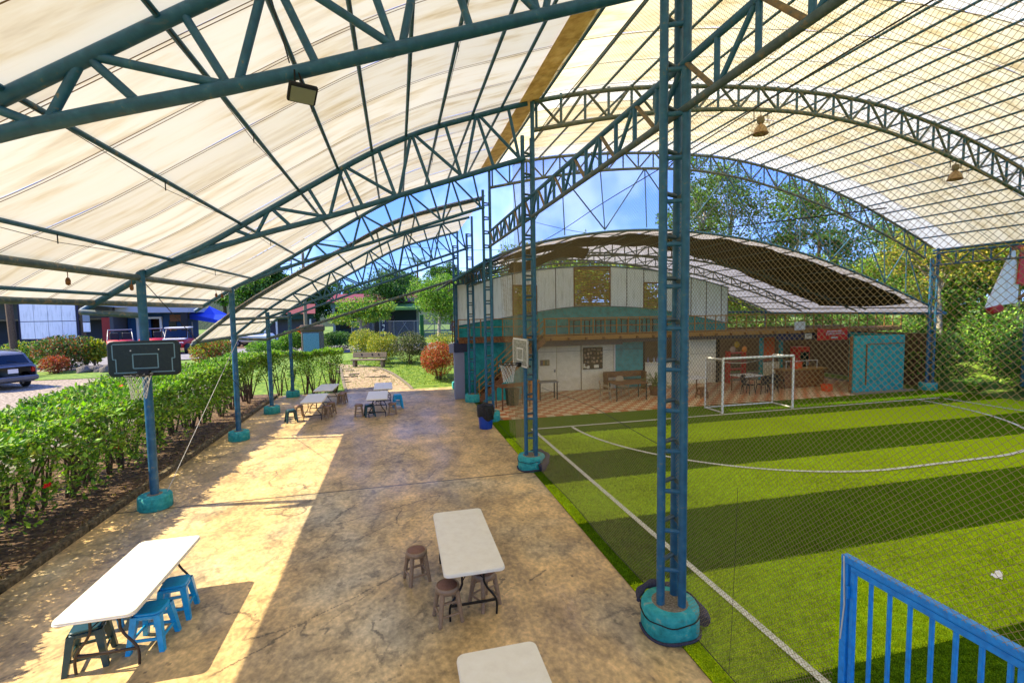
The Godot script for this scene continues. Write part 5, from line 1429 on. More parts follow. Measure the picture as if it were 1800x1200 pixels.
func tree(called: String, label: String, x: float, d: float, h: float, cr: Vector3, clumps: int, per: int, size: float, pal: Array, trunk_r: float, bark: Material, group := "", spread := 0.75, y0 := -9.0, crown_low := 0.0) -> Node3D:
	var y := gh(x, d) if y0 < -8.0 else y0
	var t := top(called, label, "tree", v(x, y, d), 0.0, group)
	var g := G.new()
	var s := G.new()
	var cc := Vector3(0, h - cr.y, 0)
	var lean := Vector3(rng.randf_range(-0.6, 0.6), 0, rng.randf_range(-0.4, 0.4))
	var mid := Vector3(lean.x * 0.4, (h - cr.y) * 0.55, lean.z * 0.4)
	s.tube([Vector3(0, -0.2, 0), mid * 0.5 + Vector3(0.05, 0, 0), mid, cc + lean], [trunk_r * 1.25, trunk_r, trunk_r * 0.85, trunk_r * 0.5], 9)
	for i in clumps:
		var q := Vector3(rng.randfn(), rng.randfn() * 0.9 + 0.15, rng.randfn()).normalized() * pow(rng.randf(), 0.4) * spread
		var c := cc + q * cr + lean
		if c.y < crown_low: c.y = crown_low + rng.randf()
		var rr := cr * rng.randf_range(0.2, 0.34)
		g.blob(c, Vector3(rr.x, minf(rr.x, rr.y) * 0.8, rr.x), per, size, pal, rng, 0.3)
		if i % 2 == 0:
			var st := mid.lerp(cc + lean, rng.randf_range(0.2, 0.9))
			s.tube([st, st.lerp(c, 0.5) + Vector3(0, 0.2, 0), c], [trunk_r * 0.35, trunk_r * 0.22, trunk_r * 0.08], 6)
	part(t, "trunk", s.mesh(), bark)
	part(t, "crown", g.mesh(), M.leaf)
	return t

func flower(parent: Node, p: Vector3, r: float, m: Material) -> void:
	var g := G.new()
	for i in 5:
		var a := TAU * i / 5
		var u := Vector3(cos(a), 0.45, sin(a)).normalized()
		g.leaf(Vector3.ZERO, u, u.cross(Vector3.UP).normalized(), r, r * 0.9, Color.WHITE)
	g.C = PackedColorArray()
	part(parent, "flower", g.mesh(), m, Transform3D(Basis(Vector3(1, 0.2, 0.3).normalized(), rng.randf_range(0.4, 1.2)), p))

func hedge_run(called: String, label: String, pth: Array, wid: float, h0: float, h1: float, n: int, size: float, pal: Array, stems: int, clear := 0.45) -> Node3D:
	var t := top(called, label, "hedge")
	var g := G.new()
	var s := G.new()
	var tot := 0.0
	for i in pth.size() - 1: tot += pth[i].distance_to(pth[i + 1])
	var at := func(f: float) -> Array:
		var q := f * tot
		for i in pth.size() - 1:
			var l: float = pth[i].distance_to(pth[i + 1])
			if q <= l or i == pth.size() - 2:
				var dir: Vector2 = (pth[i + 1] - pth[i]) / l
				return [pth[i] + dir * q, Vector2(dir.y, -dir.x)]
			q -= l
		return []
	var ns := FastNoiseLite.new(); ns.seed = 12; ns.frequency = 0.35
	var nh := FastNoiseLite.new(); nh.seed = 77; nh.frequency = 0.55; nh.fractal_octaves = 3
	for i in n:
		var f := rng.randf()
		var a: Array = at.call(f)
		var c: Vector2 = a[0]
		var sd: Vector2 = a[1]
		var bump := ns.get_noise_2d(c.x * 3.0, c.y * 3.0)
		var hh := lerpf(h0, h1, f) + bump * 0.28
		var o := rng.randf_range(-1.0, 1.0)
		var yy := pow(rng.randf(), 0.55)
		if rng.randf() < 0.5: yy = rng.randf_range(0.88, 1.04)   # the clipped top
		elif rng.randf() < 0.6: o = signf(o) * rng.randf_range(0.82, 1.05)
		var y := lerpf(clear, hh, yy)
		var half := wid * 0.5 * (0.72 + 0.33 * sin(clampf((y - clear) / (hh - clear), 0.0, 1.0) * PI * 0.85)) + ns.get_noise_2d(c.x * 4.0 + 50.0, y * 4.0) * 0.22
		var p := v(c.x + sd.x * o * half, gh(c.x, c.y) * 0.0 + y, c.y + sd.y * o * half)
		var open := nh.get_noise_3d(p.x * 2.0, p.y * 2.4, p.z * 2.0)
		if yy < 0.86 and open < lerpf(0.14, -0.16, yy): continue   # gaps between the branches
		if yy >= 0.86 and open < -0.3: continue
		g.one(p, Vector3(sd.x * o, 0.6 * yy, -sd.y * o).normalized(), size * (1.35 if rng.randf() < 0.25 else 0.9), pal, rng, 0.5)
	part(t, "foliage", g.mesh(), M.leaf)
	for i in stems:
		var f := (i + rng.randf()) / stems
		var a: Array = at.call(f)
		var c: Vector2 = a[0] + a[1] * rng.randf_range(-0.3, 0.3)
		var base := v(c.x, 0.0, c.y)
		for k in 4 + rng.randi() % 4:
			var an := rng.randf() * TAU
			var rr := rng.randf_range(0.25, 0.75) * minf(wid, 1.6) * 0.55
			var e := base + Vector3(cos(an) * rr, h0 * rng.randf_range(0.6, 0.9), sin(an) * rr)
			var m := base.lerp(e, 0.5) + Vector3(rng.randfn() * 0.06, 0.05, rng.randfn() * 0.06)
			s.tube([base + Vector3(cos(an) * 0.06, -0.1, sin(an) * 0.06), m, e], [0.032, 0.022, 0.008], 6)
	part(t, "stems", s.mesh(), M.bark)
	return t

func plants() -> void:
	var hd := hedge_run("hibiscus_hedge", "long bright green hibiscus hedge with a few red and orange flowers", [Vector2(-7.35, 3.5), Vector2(-7.25, 19.5)], 2.8, 1.8, 2.05, 130000, 0.09, HEDGE, 34, 0.3)
	var fm := flat(Color(0.85, 0.04, 0.02), 0.5)
	var fo := flat(Color(0.90, 0.30, 0.06), 0.5)
	for q in [[-5.95, 1.02, 9.6, 0], [-5.92, 1.1, 11.6, 1], [-6.3, 1.8, 11.0, 1], [-6.9, 2.0, 11.6, 1], [-6.2, 1.75, 12.8, 1], [-7.2, 2.05, 14.5, 1], [-6.5, 1.95, 15.2, 1], [-6.0, 1.5, 13.8, 1], [-7.0, 2.05, 16.5, 1], [-6.2, 1.9, 17.6, 1]]: flower(hd, v(q[0], q[1], q[2]), 0.075, fm if q[3] == 0 else fo)
	# fallen leaves and litter on the soil
	var lit := G.new()
	for i in 2600:
		var x := rng.randf_range(-8.6, -5.8)
		lit.one(v(x, gh(x, 10.0) + 0.015, rng.randf_range(4.0, 24.0)), Vector3.UP, 0.06, [Color(0.20, 0.12, 0.05), Color(0.30, 0.2, 0.09), Color(0.12, 0.08, 0.04), Color(0.32, 0.26, 0.10)], rng, 2.0)
	var lo := part(self, numbered("leaf_litter"), lit.mesh(), M.leaf)
	lo.set_meta("kind", "stuff"); tag(lo, "dry brown leaf litter on the soil under the hedge", "leaf litter")
	hedge_run("clipped_hedge", "square-clipped green hedge with bare stems below, at the garden path", [Vector2(-7.0, 19.6), Vector2(-6.6, 24.2), Vector2(-2.75, 25.0)], 1.5, 1.95, 2.05, 52000, 0.085, HEDGE, 16, 0.7)
	# garden shrubs beyond the terrace
	shrub("croton_shrub", "rust-red rounded bush beside the clubhouse corner", 2.2, 26.6, Vector3(1.0, 0.95, 0.95), 7000, 0.085, REDS)
	shrub("dusky_shrub", "dark grey-green rounded bush next to the red bush", 0.75, 30.2, Vector3(1.05, 1.0, 1.0), 6000, 0.09, DUSK, "", 0.1)
	shrub("duranta_shrub", "yellow-green rounded bush right behind the concrete bench", -0.95, 31.2, Vector3(1.0, 1.0, 1.0), 6500, 0.09, YELLOWISH, "golden bushes behind the bench", 0.1)
	shrub("duranta_shrub", "smaller golden bush at the back of the bench bush", -2.3, 34.5, Vector3(1.05, 1.05, 1.0), 5000, 0.10, YELLOWISH, "golden bushes behind the bench", 0.1)
	shrub("boxed_shrub", "square dark green bush beside the stone monument", -5.1, 43.0, Vector3(1.3, 0.8, 1.1), 7000, 0.13, DEEP, "", 0.1)
	shrub("round_shrub", "low rounded green bush left of the monument", -10.4, 42.0, Vector3(1.6, 0.6, 1.2), 5000, 0.14, GREEN, "", 0.0)
	shrub("leafy_shrub", "upright green bush just left of the monument", -8.7, 42.4, Vector3(0.9, 0.85, 0.9), 4000, 0.14, GREEN, "", 0.2)
	shrub("red_cordyline", "red-leaved cordyline clump by the monument", -8.3, 45.0, Vector3(0.6, 0.9, 0.6), 1500, 0.22, REDS, "", 0.3)
	shrub("pale_shrub", "pale green low bush in front of the wire fence", 3.4, 36.0, Vector3(1.5, 0.8, 1.0), 3500, 0.1, YELLOWISH, "", 0.1)
	shrub("fiery_croton", "red, yellow and green croton behind the hedge at the second post", -11.4, 33.0, Vector3(1.15, 0.85, 1.1), 4500, 0.14, REDS + YELLOWISH + GREEN, "", 0.2)
	shrub("hedge_bush", "yellow-green square bush under the white billboard", -23.3, 37.0, Vector3(1.9, 0.85, 1.2), 5500, 0.13, YELLOWISH + GREEN, "", 0.1)
	shrub("dark_bush", "big dark bush with reddish leaves right of the billboard", -19.9, 34.6, Vector3(1.7, 1.0, 1.2), 7000, 0.13, DEEP + REDS.slice(2, 4), "", 0.2)
	shrub("red_bush", "small red bush at the foot of the dark bush", -19.5, 32.8, Vector3(0.7, 0.5, 0.6), 1800, 0.11, REDS, "", 0.1)
	shrub("yellow_ti_plant", "bright yellow leafy plant beside the red buggy", -18.45, 34.6, Vector3(0.5, 0.7, 0.5), 1700, 0.20, YELLOWISH, "", 0.5)
	shrub("roadside_bush", "pale green bush behind the grey car", -26.5, 36.0, Vector3(1.8, 0.8, 1.3), 4000, 0.14, GREEN + DUSK, "", 0.1)
	var sp := top("spiky_plant", "spiky green plant with sword leaves on the grass strip", "plant", v(-20.2, gh(-20, 31), 31.4))
	var g := G.new()
	for i in 60:
		var a := rng.randf() * TAU
		var el := rng.randf_range(0.25, 1.35)
		var dir := Vector3(cos(a) * cos(el), sin(el), sin(a) * cos(el))
		var col: Color = GREEN[rng.randi() % 3]
		g.leaf(Vector3(0, 0.05, 0), dir, dir.cross(Vector3.UP).normalized(), rng.randf_range(0.9, 1.5), 0.10, col)
	part(sp, "leaves", g.mesh(), M.leaf)
	for i in 5:
		var rk := top("garden_rock", "grey rough boulder in the row beside the yellow plant", "rock", v(-18.0 + i * 0.62, gh(-17, 33) + 0.12, 32.7 + 0.2 * sin(i * 2.0)), rng.randf() * 6.0, "boulders edging the drive")
		var sd := rng.randf() * 9.0
		part(rk, "stone", grid(14, 9, func(u: float, w: float) -> Vector3:
			var a := TAU * u
			var b := PI * w
			var r := 0.42 * (1.0 + 0.16 * sin(a * 3.0 + sd) * sin(b * 2.0 + sd) + 0.1 * sin(a * 2.0 + b * 5.0 + sd))
			if absf(u - 1.0) < 0.001: a = 0.0
			return Vector3(cos(a) * sin(b) * r, cos(b) * r * 0.75, -sin(a) * sin(b) * r)), M.stone)
	# lawn tufts
	var tuf := G.new()
	for i in 16000:
		var x := rng.randf_range(-6.0, 2.8)
		var d := rng.randf_range(25.6, 34.0)
		tuf.one(v(x, gh(x, d) + 0.02, d), Vector3(rng.randfn() * 0.3, 1, rng.randfn() * 0.3).normalized(), 0.07, [Color(0.16, 0.28, 0.03), Color(0.26, 0.36, 0.05), Color(0.33, 0.38, 0.08)], rng, 0.1)
	var lw := part(self, numbered("lawn_grass"), tuf.mesh(), M.leaf)
	lw.set_meta("kind", "stuff"); tag(lw, "short bright grass growing on the lawn by the path", "grass")
	# trees behind the garden
	var gb := "trees behind the garden fence"
	tree("garden_tree", "big bright leafy tree left of the clubhouse in front of the wire fence", 3.6, 44.0, 7.4, Vector3(4.0, 3.0, 3.2), 46, 420, 0.17, GREEN + YELLOWISH.slice(0, 1), 0.16, M.pale_bark, gb)
	tree("plumeria_tree", "small pale-limbed tree with yellow-green leaves behind the monument", -3.6, 47.0, 5.2, Vector3(3.4, 1.9, 2.6), 34, 300, 0.2, GREEN + YELLOWISH.slice(0, 2), 0.14, M.pale_bark, gb)
	tree("garden_tree", "dark tree between the red-roofed house and the big bright tree", -1.0, 66.0, 9.5, Vector3(4.5, 3.2, 3.5), 34, 300, 0.28, DEEP, 0.2, M.bark, gb)
	for q in [[-12.0, 78.0, 15.0, "dense tree just left of the utility pole"], [-18.5, 74.0, 16.0, "dense tree behind the blue canopy"], [-25.5, 80.0, 17.0, "dense tree over the grey hut roof"], [-6.0, 82.0, 14.0, "dense tree right of the utility pole"], [2.0, 84.0, 15.5, "dense tree above the red-roofed house"], [9.0, 80.0, 16.5, "tall dense tree beside the clubhouse roof edge"], [-34.0, 84.0, 18.0, "dense tree far behind the dark shop"], [-46.0, 86.0, 18.0, "dense tree behind the billboard"]]:
		tree("forest_tree", q[3], q[0], q[1], q[2] - 4.5, Vector3(5.2, 4.6, 4.5), 40, 300, 0.42, DEEP + [GREEN[0], GREEN[1]], 0.28, M.bark, "forest trees beyond the road")
	# trees behind the clubhouse
	var gt := "tall trees behind the clubhouse"
	for q in [[27.0, 38.0, 17.5, "tall sparse tree showing right of the tall column"], [31.5, 40.0, 18.0, "tall sparse tree behind the middle of the gable bracing"], [35.0, 36.0, 15.5, "tall sparse tree leaning behind the gable"], [40.0, 36.0, 14.5, "tall tree behind the right end of the gable"], [45.0, 35.0, 13.5, "tall tree right of the gable end"]]:
		tree("tall_tree", q[3], q[0], q[1], q[2], Vector3(3.8, 5.4, 3.2), 36, 190, 0.25, DEEP + [GREEN[0], GREEN[1], GREEN[2]], 0.2, M.pale_bark, gt, 0.95)
	for q in [[14.5, 44.0, 9.6, "tree whose tip just tops the clubhouse roof"], [8.6, 30.0, 8.0, "leafy tree seen through the left louvre window"], [13.0, 29.5, 8.4, "leafy tree seen through the wide louvre window"], [17.6, 30.0, 8.2, "leafy tree seen through the small right louvre window"], [22.0, 30.0, 7.6, "leafy tree behind the right half of the upper wall"], [26.0, 30.0, 7.6, "leafy tree behind the open upper deck"], [30.0, 31.0, 7.8, "leafy tree behind the deck rails above the goal"], [34.0, 31.5, 8.0, "leafy tree behind the deck rails near the red banner"], [38.5, 31.0, 8.4, "leafy tree behind the deck rails above the storage front"], [43.0, 29.0, 9.0, "leafy tree behind the court corner column"]]:
		tree("understorey_tree", q[3], q[0], q[1], q[2], Vector3(3.4, 3.4, 2.6), 44, 240, 0.19, GREEN + YELLOWISH.slice(0, 2), 0.13, M.pale_bark, gt, 0.85, -9.0, 1.0)
	for i in 11:
		var xs: float = 20.0 + i * 2.6
		shrub("jungle_shrub", "tall leafy shrub filling the ground behind the open upper deck", xs, 27.6 + 0.8 * sin(i * 2.3), Vector3(1.7, 1.45 + 0.25 * sin(i * 1.7), 1.3), 2600, 0.17, GREEN + DEEP, "shrubs behind the upper deck", 0.1)
	var gy := "trees along the right side of the court"
	for q in [[30.2, 20.2, 9.0, 0.3, "golden-leaved pale tree right of the court corner column"], [33.2, 18.6, 9.5, 0.5, "taller golden tree behind the red sign"], [35.5, 15.0, 9.0, 0.5, "golden tree at the edge of the court roof"]]:
		tree("golden_tree", q[4], q[0], q[1], q[2], Vector3(2.9, 3.0, 2.5), 40, 260, 0.17, GOLD + GOLD + [Color(0.58, 0.44, 0.03), Color(0.66, 0.50, 0.05), Color(0.45, 0.40, 0.03)] + GREEN.slice(0, 2), 0.16, M.pale_bark, gy, 0.9)
	for q in [[41.0, 24.5, 11.0, "green tree behind the golden ones"], [47.0, 24.0, 12.0, "big green tree far behind the red sign"], [37.5, 26.0, 11.0, "green tree between the golden trees and the clubhouse"], [42.0, 17.0, 11.0, "green tree close beyond the red sign"], [52.0, 16.0, 12.0, "green tree far beyond the red sign"], [46.0, 10.0, 11.0, "green tree at the end of the planted bank"]]:
		tree("green_tree", q[3], q[0], q[1], q[2], Vector3(4.2, 5.4, 3.5), 54, 240, 0.26, DEEP + [GREEN[1], GREEN[2], YELLOWISH[0]], 0.2, M.bark, gy, 0.9, -9.0, 1.2)
	for i in 13:
		var x := 25.4 + (i % 5) * 1.7 + rng.randf() * 0.8
		var d := 8.5 + (i / 5) * 4.2 + (i % 5) * 1.6 + rng.randf()
		shrub("bank_shrub", "leafy green shrub in the planted bank beside the court", x, d, Vector3(1.5, 1.2 + 0.5 * rng.randf(), 1.4), 2600, 0.16, GREEN + DEEP, "shrubs on the bank beside the court", 0.1)
	for q in [[24.6, 15.0], [25.0, 12.2], [25.0, 9.6], [24.9, 7.0]]:
		var fr := top("fern", "broad-fronded fern at the foot of the bank", "fern", v(q[0], 0.05, q[1]), 0.0, "ferns at the foot of the bank")
		var fg := G.new()
		for i in 26:
			var a := rng.randf() * TAU
			var dir := Vector3(cos(a) * 0.6, 0.9, sin(a) * 0.6).normalized()
			var p := Vector3.ZERO
			for k in 9:
				var sd := dir.cross(Vector3.UP).normalized()
				for s in [-1.0, 1.0]: fg.leaf(p, (sd * s + dir * 0.4).normalized(), dir, 0.34 - k * 0.025, 0.09, GREEN[rng.randi() % 4])
				p += dir * 0.14
				dir = (dir + Vector3(0, -0.17, 0)).normalized()
		part(fr, "fronds", fg.mesh(), M.leaf)
	for q in [[36.0, 34.0, 9.3, "palm with arching fronds behind the right slope of the clubhouse roof"], [33.0, 36.0, 8.8, "second palm lower behind the clubhouse roof"], [3.0, 74.0, 11.0, "palm tip rising above the forest"]]:
		var pm := top("palm_tree", q[3], "tree", v(q[0], gh(q[0], q[1]), q[1]), 0.0, "palms")
		part(pm, "trunk", taper_leg(Vector3(0, 0, 0), Vector3(0.3, q[2], 0), 0.2, 0.13), M.bark)
		var fg := G.new()
		for i in 22:
			var a := TAU * i / 22.0 + rng.randf() * 0.2
			var dir := Vector3(cos(a), rng.randf_range(0.1, 1.2), sin(a)).normalized()
			var p := Vector3(0.3, q[2], 0)
			for k in 14:
				var sd := dir.cross(Vector3.UP).normalized()
				for s in [-1.0, 1.0]: fg.leaf(p, (sd * s + dir * 0.7 + Vector3(0, -0.35, 0)).normalized(), dir, 0.75 - k * 0.03, 0.09, DEEP[1 + rng.randi() % 3])
				p += dir * 0.2
				dir = (dir + Vector3(0, -0.1, 0)).normalized()
		part(pm, "fronds", fg.mesh(), M.leaf)

# ------------------------------------------------------------------ beyond the hedge
func wheel(parent: Node, p: Vector3, r: float, w: float, ax: Vector3) -> void:
	var bs := Basis(ax.cross(Vector3.UP), ax, Vector3.UP)
	var ty := part(parent, "wheel", lathe([Vector2(r * 0.6, -w / 2), Vector2(r * 0.92, -w / 2), Vector2(r, -w * 0.3), Vector2(r, w * 0.3), Vector2(r * 0.92, w / 2), Vector2(r * 0.6, w / 2)], 22), M.black, Transform3D(bs, p))
	part(ty, "rim", lathe([Vector2(0, w * 0.35), Vector2(r * 0.25, w * 0.4), Vector2(r * 0.3, w * 0.3), Vector2(r * 0.6, w * 0.44)], 16), M.metal)
	part(ty, "rim", lathe([Vector2(0, -w * 0.35), Vector2(r * 0.25, -w * 0.4), Vector2(r * 0.3, -w * 0.3), Vector2(r * 0.6, -w * 0.44)], 16), M.metal)

func loft(sec: Array, closed := true) -> ArrayMesh:   # sec: arrays of Vector3 rings of equal length
	var n: int = sec[0].size()
	return grid(n if closed else n - 1, sec.size() - 1, func(u: float, w: float) -> Vector3:
		var s: Array = sec[roundi(w * (sec.size() - 1))]
		return s[roundi(u * (n if closed else n - 1)) % n])

func car() -> void:
	# station wagon, forward is -z locally, rear at +z
	var t := top("parked_car", "dark grey station wagon parked on the gravel, seen from behind", "car", v(-19.1, 0.62, 27.4), 0.98)
	t.scale = Vector3(1.04, 1.14, 1.04)
	var paint := noisy([[0.0, Color(0.30, 0.30, 0.31)], [1.0, Color(0.38, 0.38, 0.39)]], 0.02, Vector3.ONE * 0.5, 0.42, 4, 95)
	paint.clearcoat_enabled = true
	paint.clearcoat = 0.6
	var ring := func(z: float, w: float, y0: float, y1: float) -> Array:
		var o := []
		for q in [[-0.96, 0.0], [-1.0, 0.3], [-1.0, 0.7], [-0.95, 0.93], [-0.8, 1.0], [0.8, 1.0], [0.95, 0.93], [1.0, 0.7], [1.0, 0.3], [0.96, 0.0]]: o.append(Vector3(q[0] * w, lerpf(y0, y1, q[1]), z))
		return o
	part(t, "body", loft([ring.call(-2.3, 0.55, 0.45, 0.6), ring.call(-2.28, 0.72, 0.3, 0.72), ring.call(-1.9, 0.84, 0.25, 0.86), ring.call(-0.9, 0.88, 0.24, 0.98), ring.call(0.6, 0.89, 0.24, 1.0), ring.call(1.9, 0.88, 0.26, 1.02), ring.call(2.22, 0.84, 0.34, 1.0), ring.call(2.3, 0.76, 0.45, 0.92)]), paint)
	part(t, "cabin", loft([ring.call(-1.0, 0.78, 0.95, 0.98), ring.call(-0.35, 0.70, 0.95, 1.46), ring.call(0.4, 0.70, 0.95, 1.52), ring.call(1.6, 0.69, 0.95, 1.50), ring.call(1.86, 0.67, 0.95, 1.44), ring.call(2.2, 0.75, 0.95, 1.02)]), paint)
	var gl: Material = M.glass_dark
	var quadp := func(called: String, a: Vector3, b: Vector3, c: Vector3, d: Vector3) -> void:
		var g := G.new(); g.quad(a, b, c, d); part(t, called, g.mesh(), gl)
	quadp.call("rear_window", Vector3(-0.62, 1.06, 2.185), Vector3(0.62, 1.06, 2.185), Vector3(0.54, 1.40, 1.92), Vector3(-0.54, 1.40, 1.92))
	for s in [-1.0, 1.0]:
		for q in [[-0.75, -0.42, 0.25], [0.3, 0.3, 1.05], [1.1, 1.1, 1.75]]: quadp.call("side_window", Vector3(s * 0.80, 1.03, q[0]), Vector3(s * 0.785, 1.03, q[2]), Vector3(s * 0.705, 1.42, q[2] - 0.03), Vector3(s * 0.715, 1.42, q[1] + 0.1))
		part(t, "tail_light", cbox(Vector3(0.16, 0.2, 0.1), 0.02), flat(Color(0.65, 0.03, 0.03), 0.2), Transform3D(Basis(Vector3.UP, s * 0.3), Vector3(s * 0.72, 0.78, 2.24)))
		part(t, "headlight", cbox(Vector3(0.24, 0.14, 0.1), 0.02), M.white, Transform3D(Basis.IDENTITY, Vector3(s * 0.6, 0.62, -2.22)))
		part(t, "roof_rail", tube([Vector3(s * 0.6, 1.5, -0.2), Vector3(s * 0.6, 1.56, 0.2), Vector3(s * 0.59, 1.56, 1.4), Vector3(s * 0.58, 1.48, 1.75)], 0.02, 6), M.black)
		wheel(t, Vector3(s * 0.80, 0.32, -1.42), 0.32, 0.2, Vector3(1, 0, 0))
		wheel(t, Vector3(s * 0.80, 0.32, 1.32), 0.32, 0.2, Vector3(1, 0, 0))
	part(t, "rear_bumper", cbox(Vector3(1.7, 0.2, 0.22), 0.06), paint, Transform3D(Basis.IDENTITY, Vector3(0, 0.45, 2.27)))
	part(t, "number_plate", cbox(Vector3(0.34, 0.17, 0.02), 0.0), M.white, Transform3D(Basis.IDENTITY, Vector3(0, 0.76, 2.30)))
	part(t, "wiper", cbox(Vector3(0.4, 0.012, 0.012), 0.0), M.black, Transform3D(Basis(Vector3.FORWARD, 0.3), Vector3(0.1, 1.14, 2.15)))

func buggy(x: float, d: float, turn: float, body: Material, label: String, roofed: bool) -> void:
	var t := top("off_road_buggy", label, "buggy", v(x, gh(x, d) + 0.04, d), turn, "off-road buggies before the shop")
	t.scale = Vector3.ONE * 1.2
	part(t, "hull", loft([[Vector3(-0.5, 0.5, 1.5), Vector3(-0.5, 0.75, 1.45), Vector3(0.5, 0.75, 1.45), Vector3(0.5, 0.5, 1.5)], [Vector3(-0.72, 0.45, 1.2), Vector3(-0.7, 0.98, 1.0), Vector3(0.7, 0.98, 1.0), Vector3(0.72, 0.45, 1.2)], [Vector3(-0.75, 0.4, 0.2), Vector3(-0.75, 1.08, 0.25), Vector3(0.75, 1.08, 0.25), Vector3(0.75, 0.4, 0.2)], [Vector3(-0.75, 0.4, -1.3), Vector3(-0.75, 0.95, -1.3), Vector3(0.75, 0.95, -1.3), Vector3(0.75, 0.4, -1.3)]]), body)
	part(t, "front_grille", cbox(Vector3(0.95, 0.3, 0.12)), M.black, Transform3D(Basis.IDENTITY, Vector3(0, 0.62, 1.45)))
	for s in [-1.0, 1.0]:
		part(t, "headlight", cbox(Vector3(0.3, 0.1, 0.06), 0.02), M.white, Transform3D(Basis.IDENTITY, Vector3(s * 0.45, 0.82, 1.32)))
		part(t, "roll_bar", tube([Vector3(s * 0.7, 1.0, 0.6), Vector3(s * 0.64, 1.75, 0.1), Vector3(s * 0.64, 1.78, -0.9), Vector3(s * 0.7, 0.95, -1.2)], 0.03, 8), M.metal)
		wheel(t, Vector3(s * 0.78, 0.36, 1.0), 0.38, 0.3, Vector3(1, 0, 0))
		wheel(t, Vector3(s * 0.78, 0.36, -0.95), 0.38, 0.3, Vector3(1, 0, 0))
		part(t, "seat", cbox(Vector3(0.5, 0.7, 0.2), 0.06), M.black, Transform3D(Basis(Vector3.RIGHT, -0.15), Vector3(s * 0.34, 1.2, -0.5)))
	for z in [0.1, -0.9]: bar(t, "cross_bar", Vector3(-0.64, 1.76, z), Vector3(0.64, 1.76, z), 0.03, M.metal)
	if roofed:
		part(t, "canopy", cbox(Vector3(1.45, 0.08, 1.5), 0.03), M.white, Transform3D(Basis.IDENTITY, Vector3(0, 1.84, -0.4)))
		part(t, "windscreen", cbox(Vector3(1.2, 0.5, 0.02)), M.glass_dark, Transform3D(Basis(Vector3.RIGHT, -0.5), Vector3(0, 1.4, 0.4)))
		part(t, "bonnet", cbox(Vector3(1.3, 0.1, 0.8), 0.04), M.white, Transform3D(Basis.IDENTITY, Vector3(0, 1.06, 0.75)))

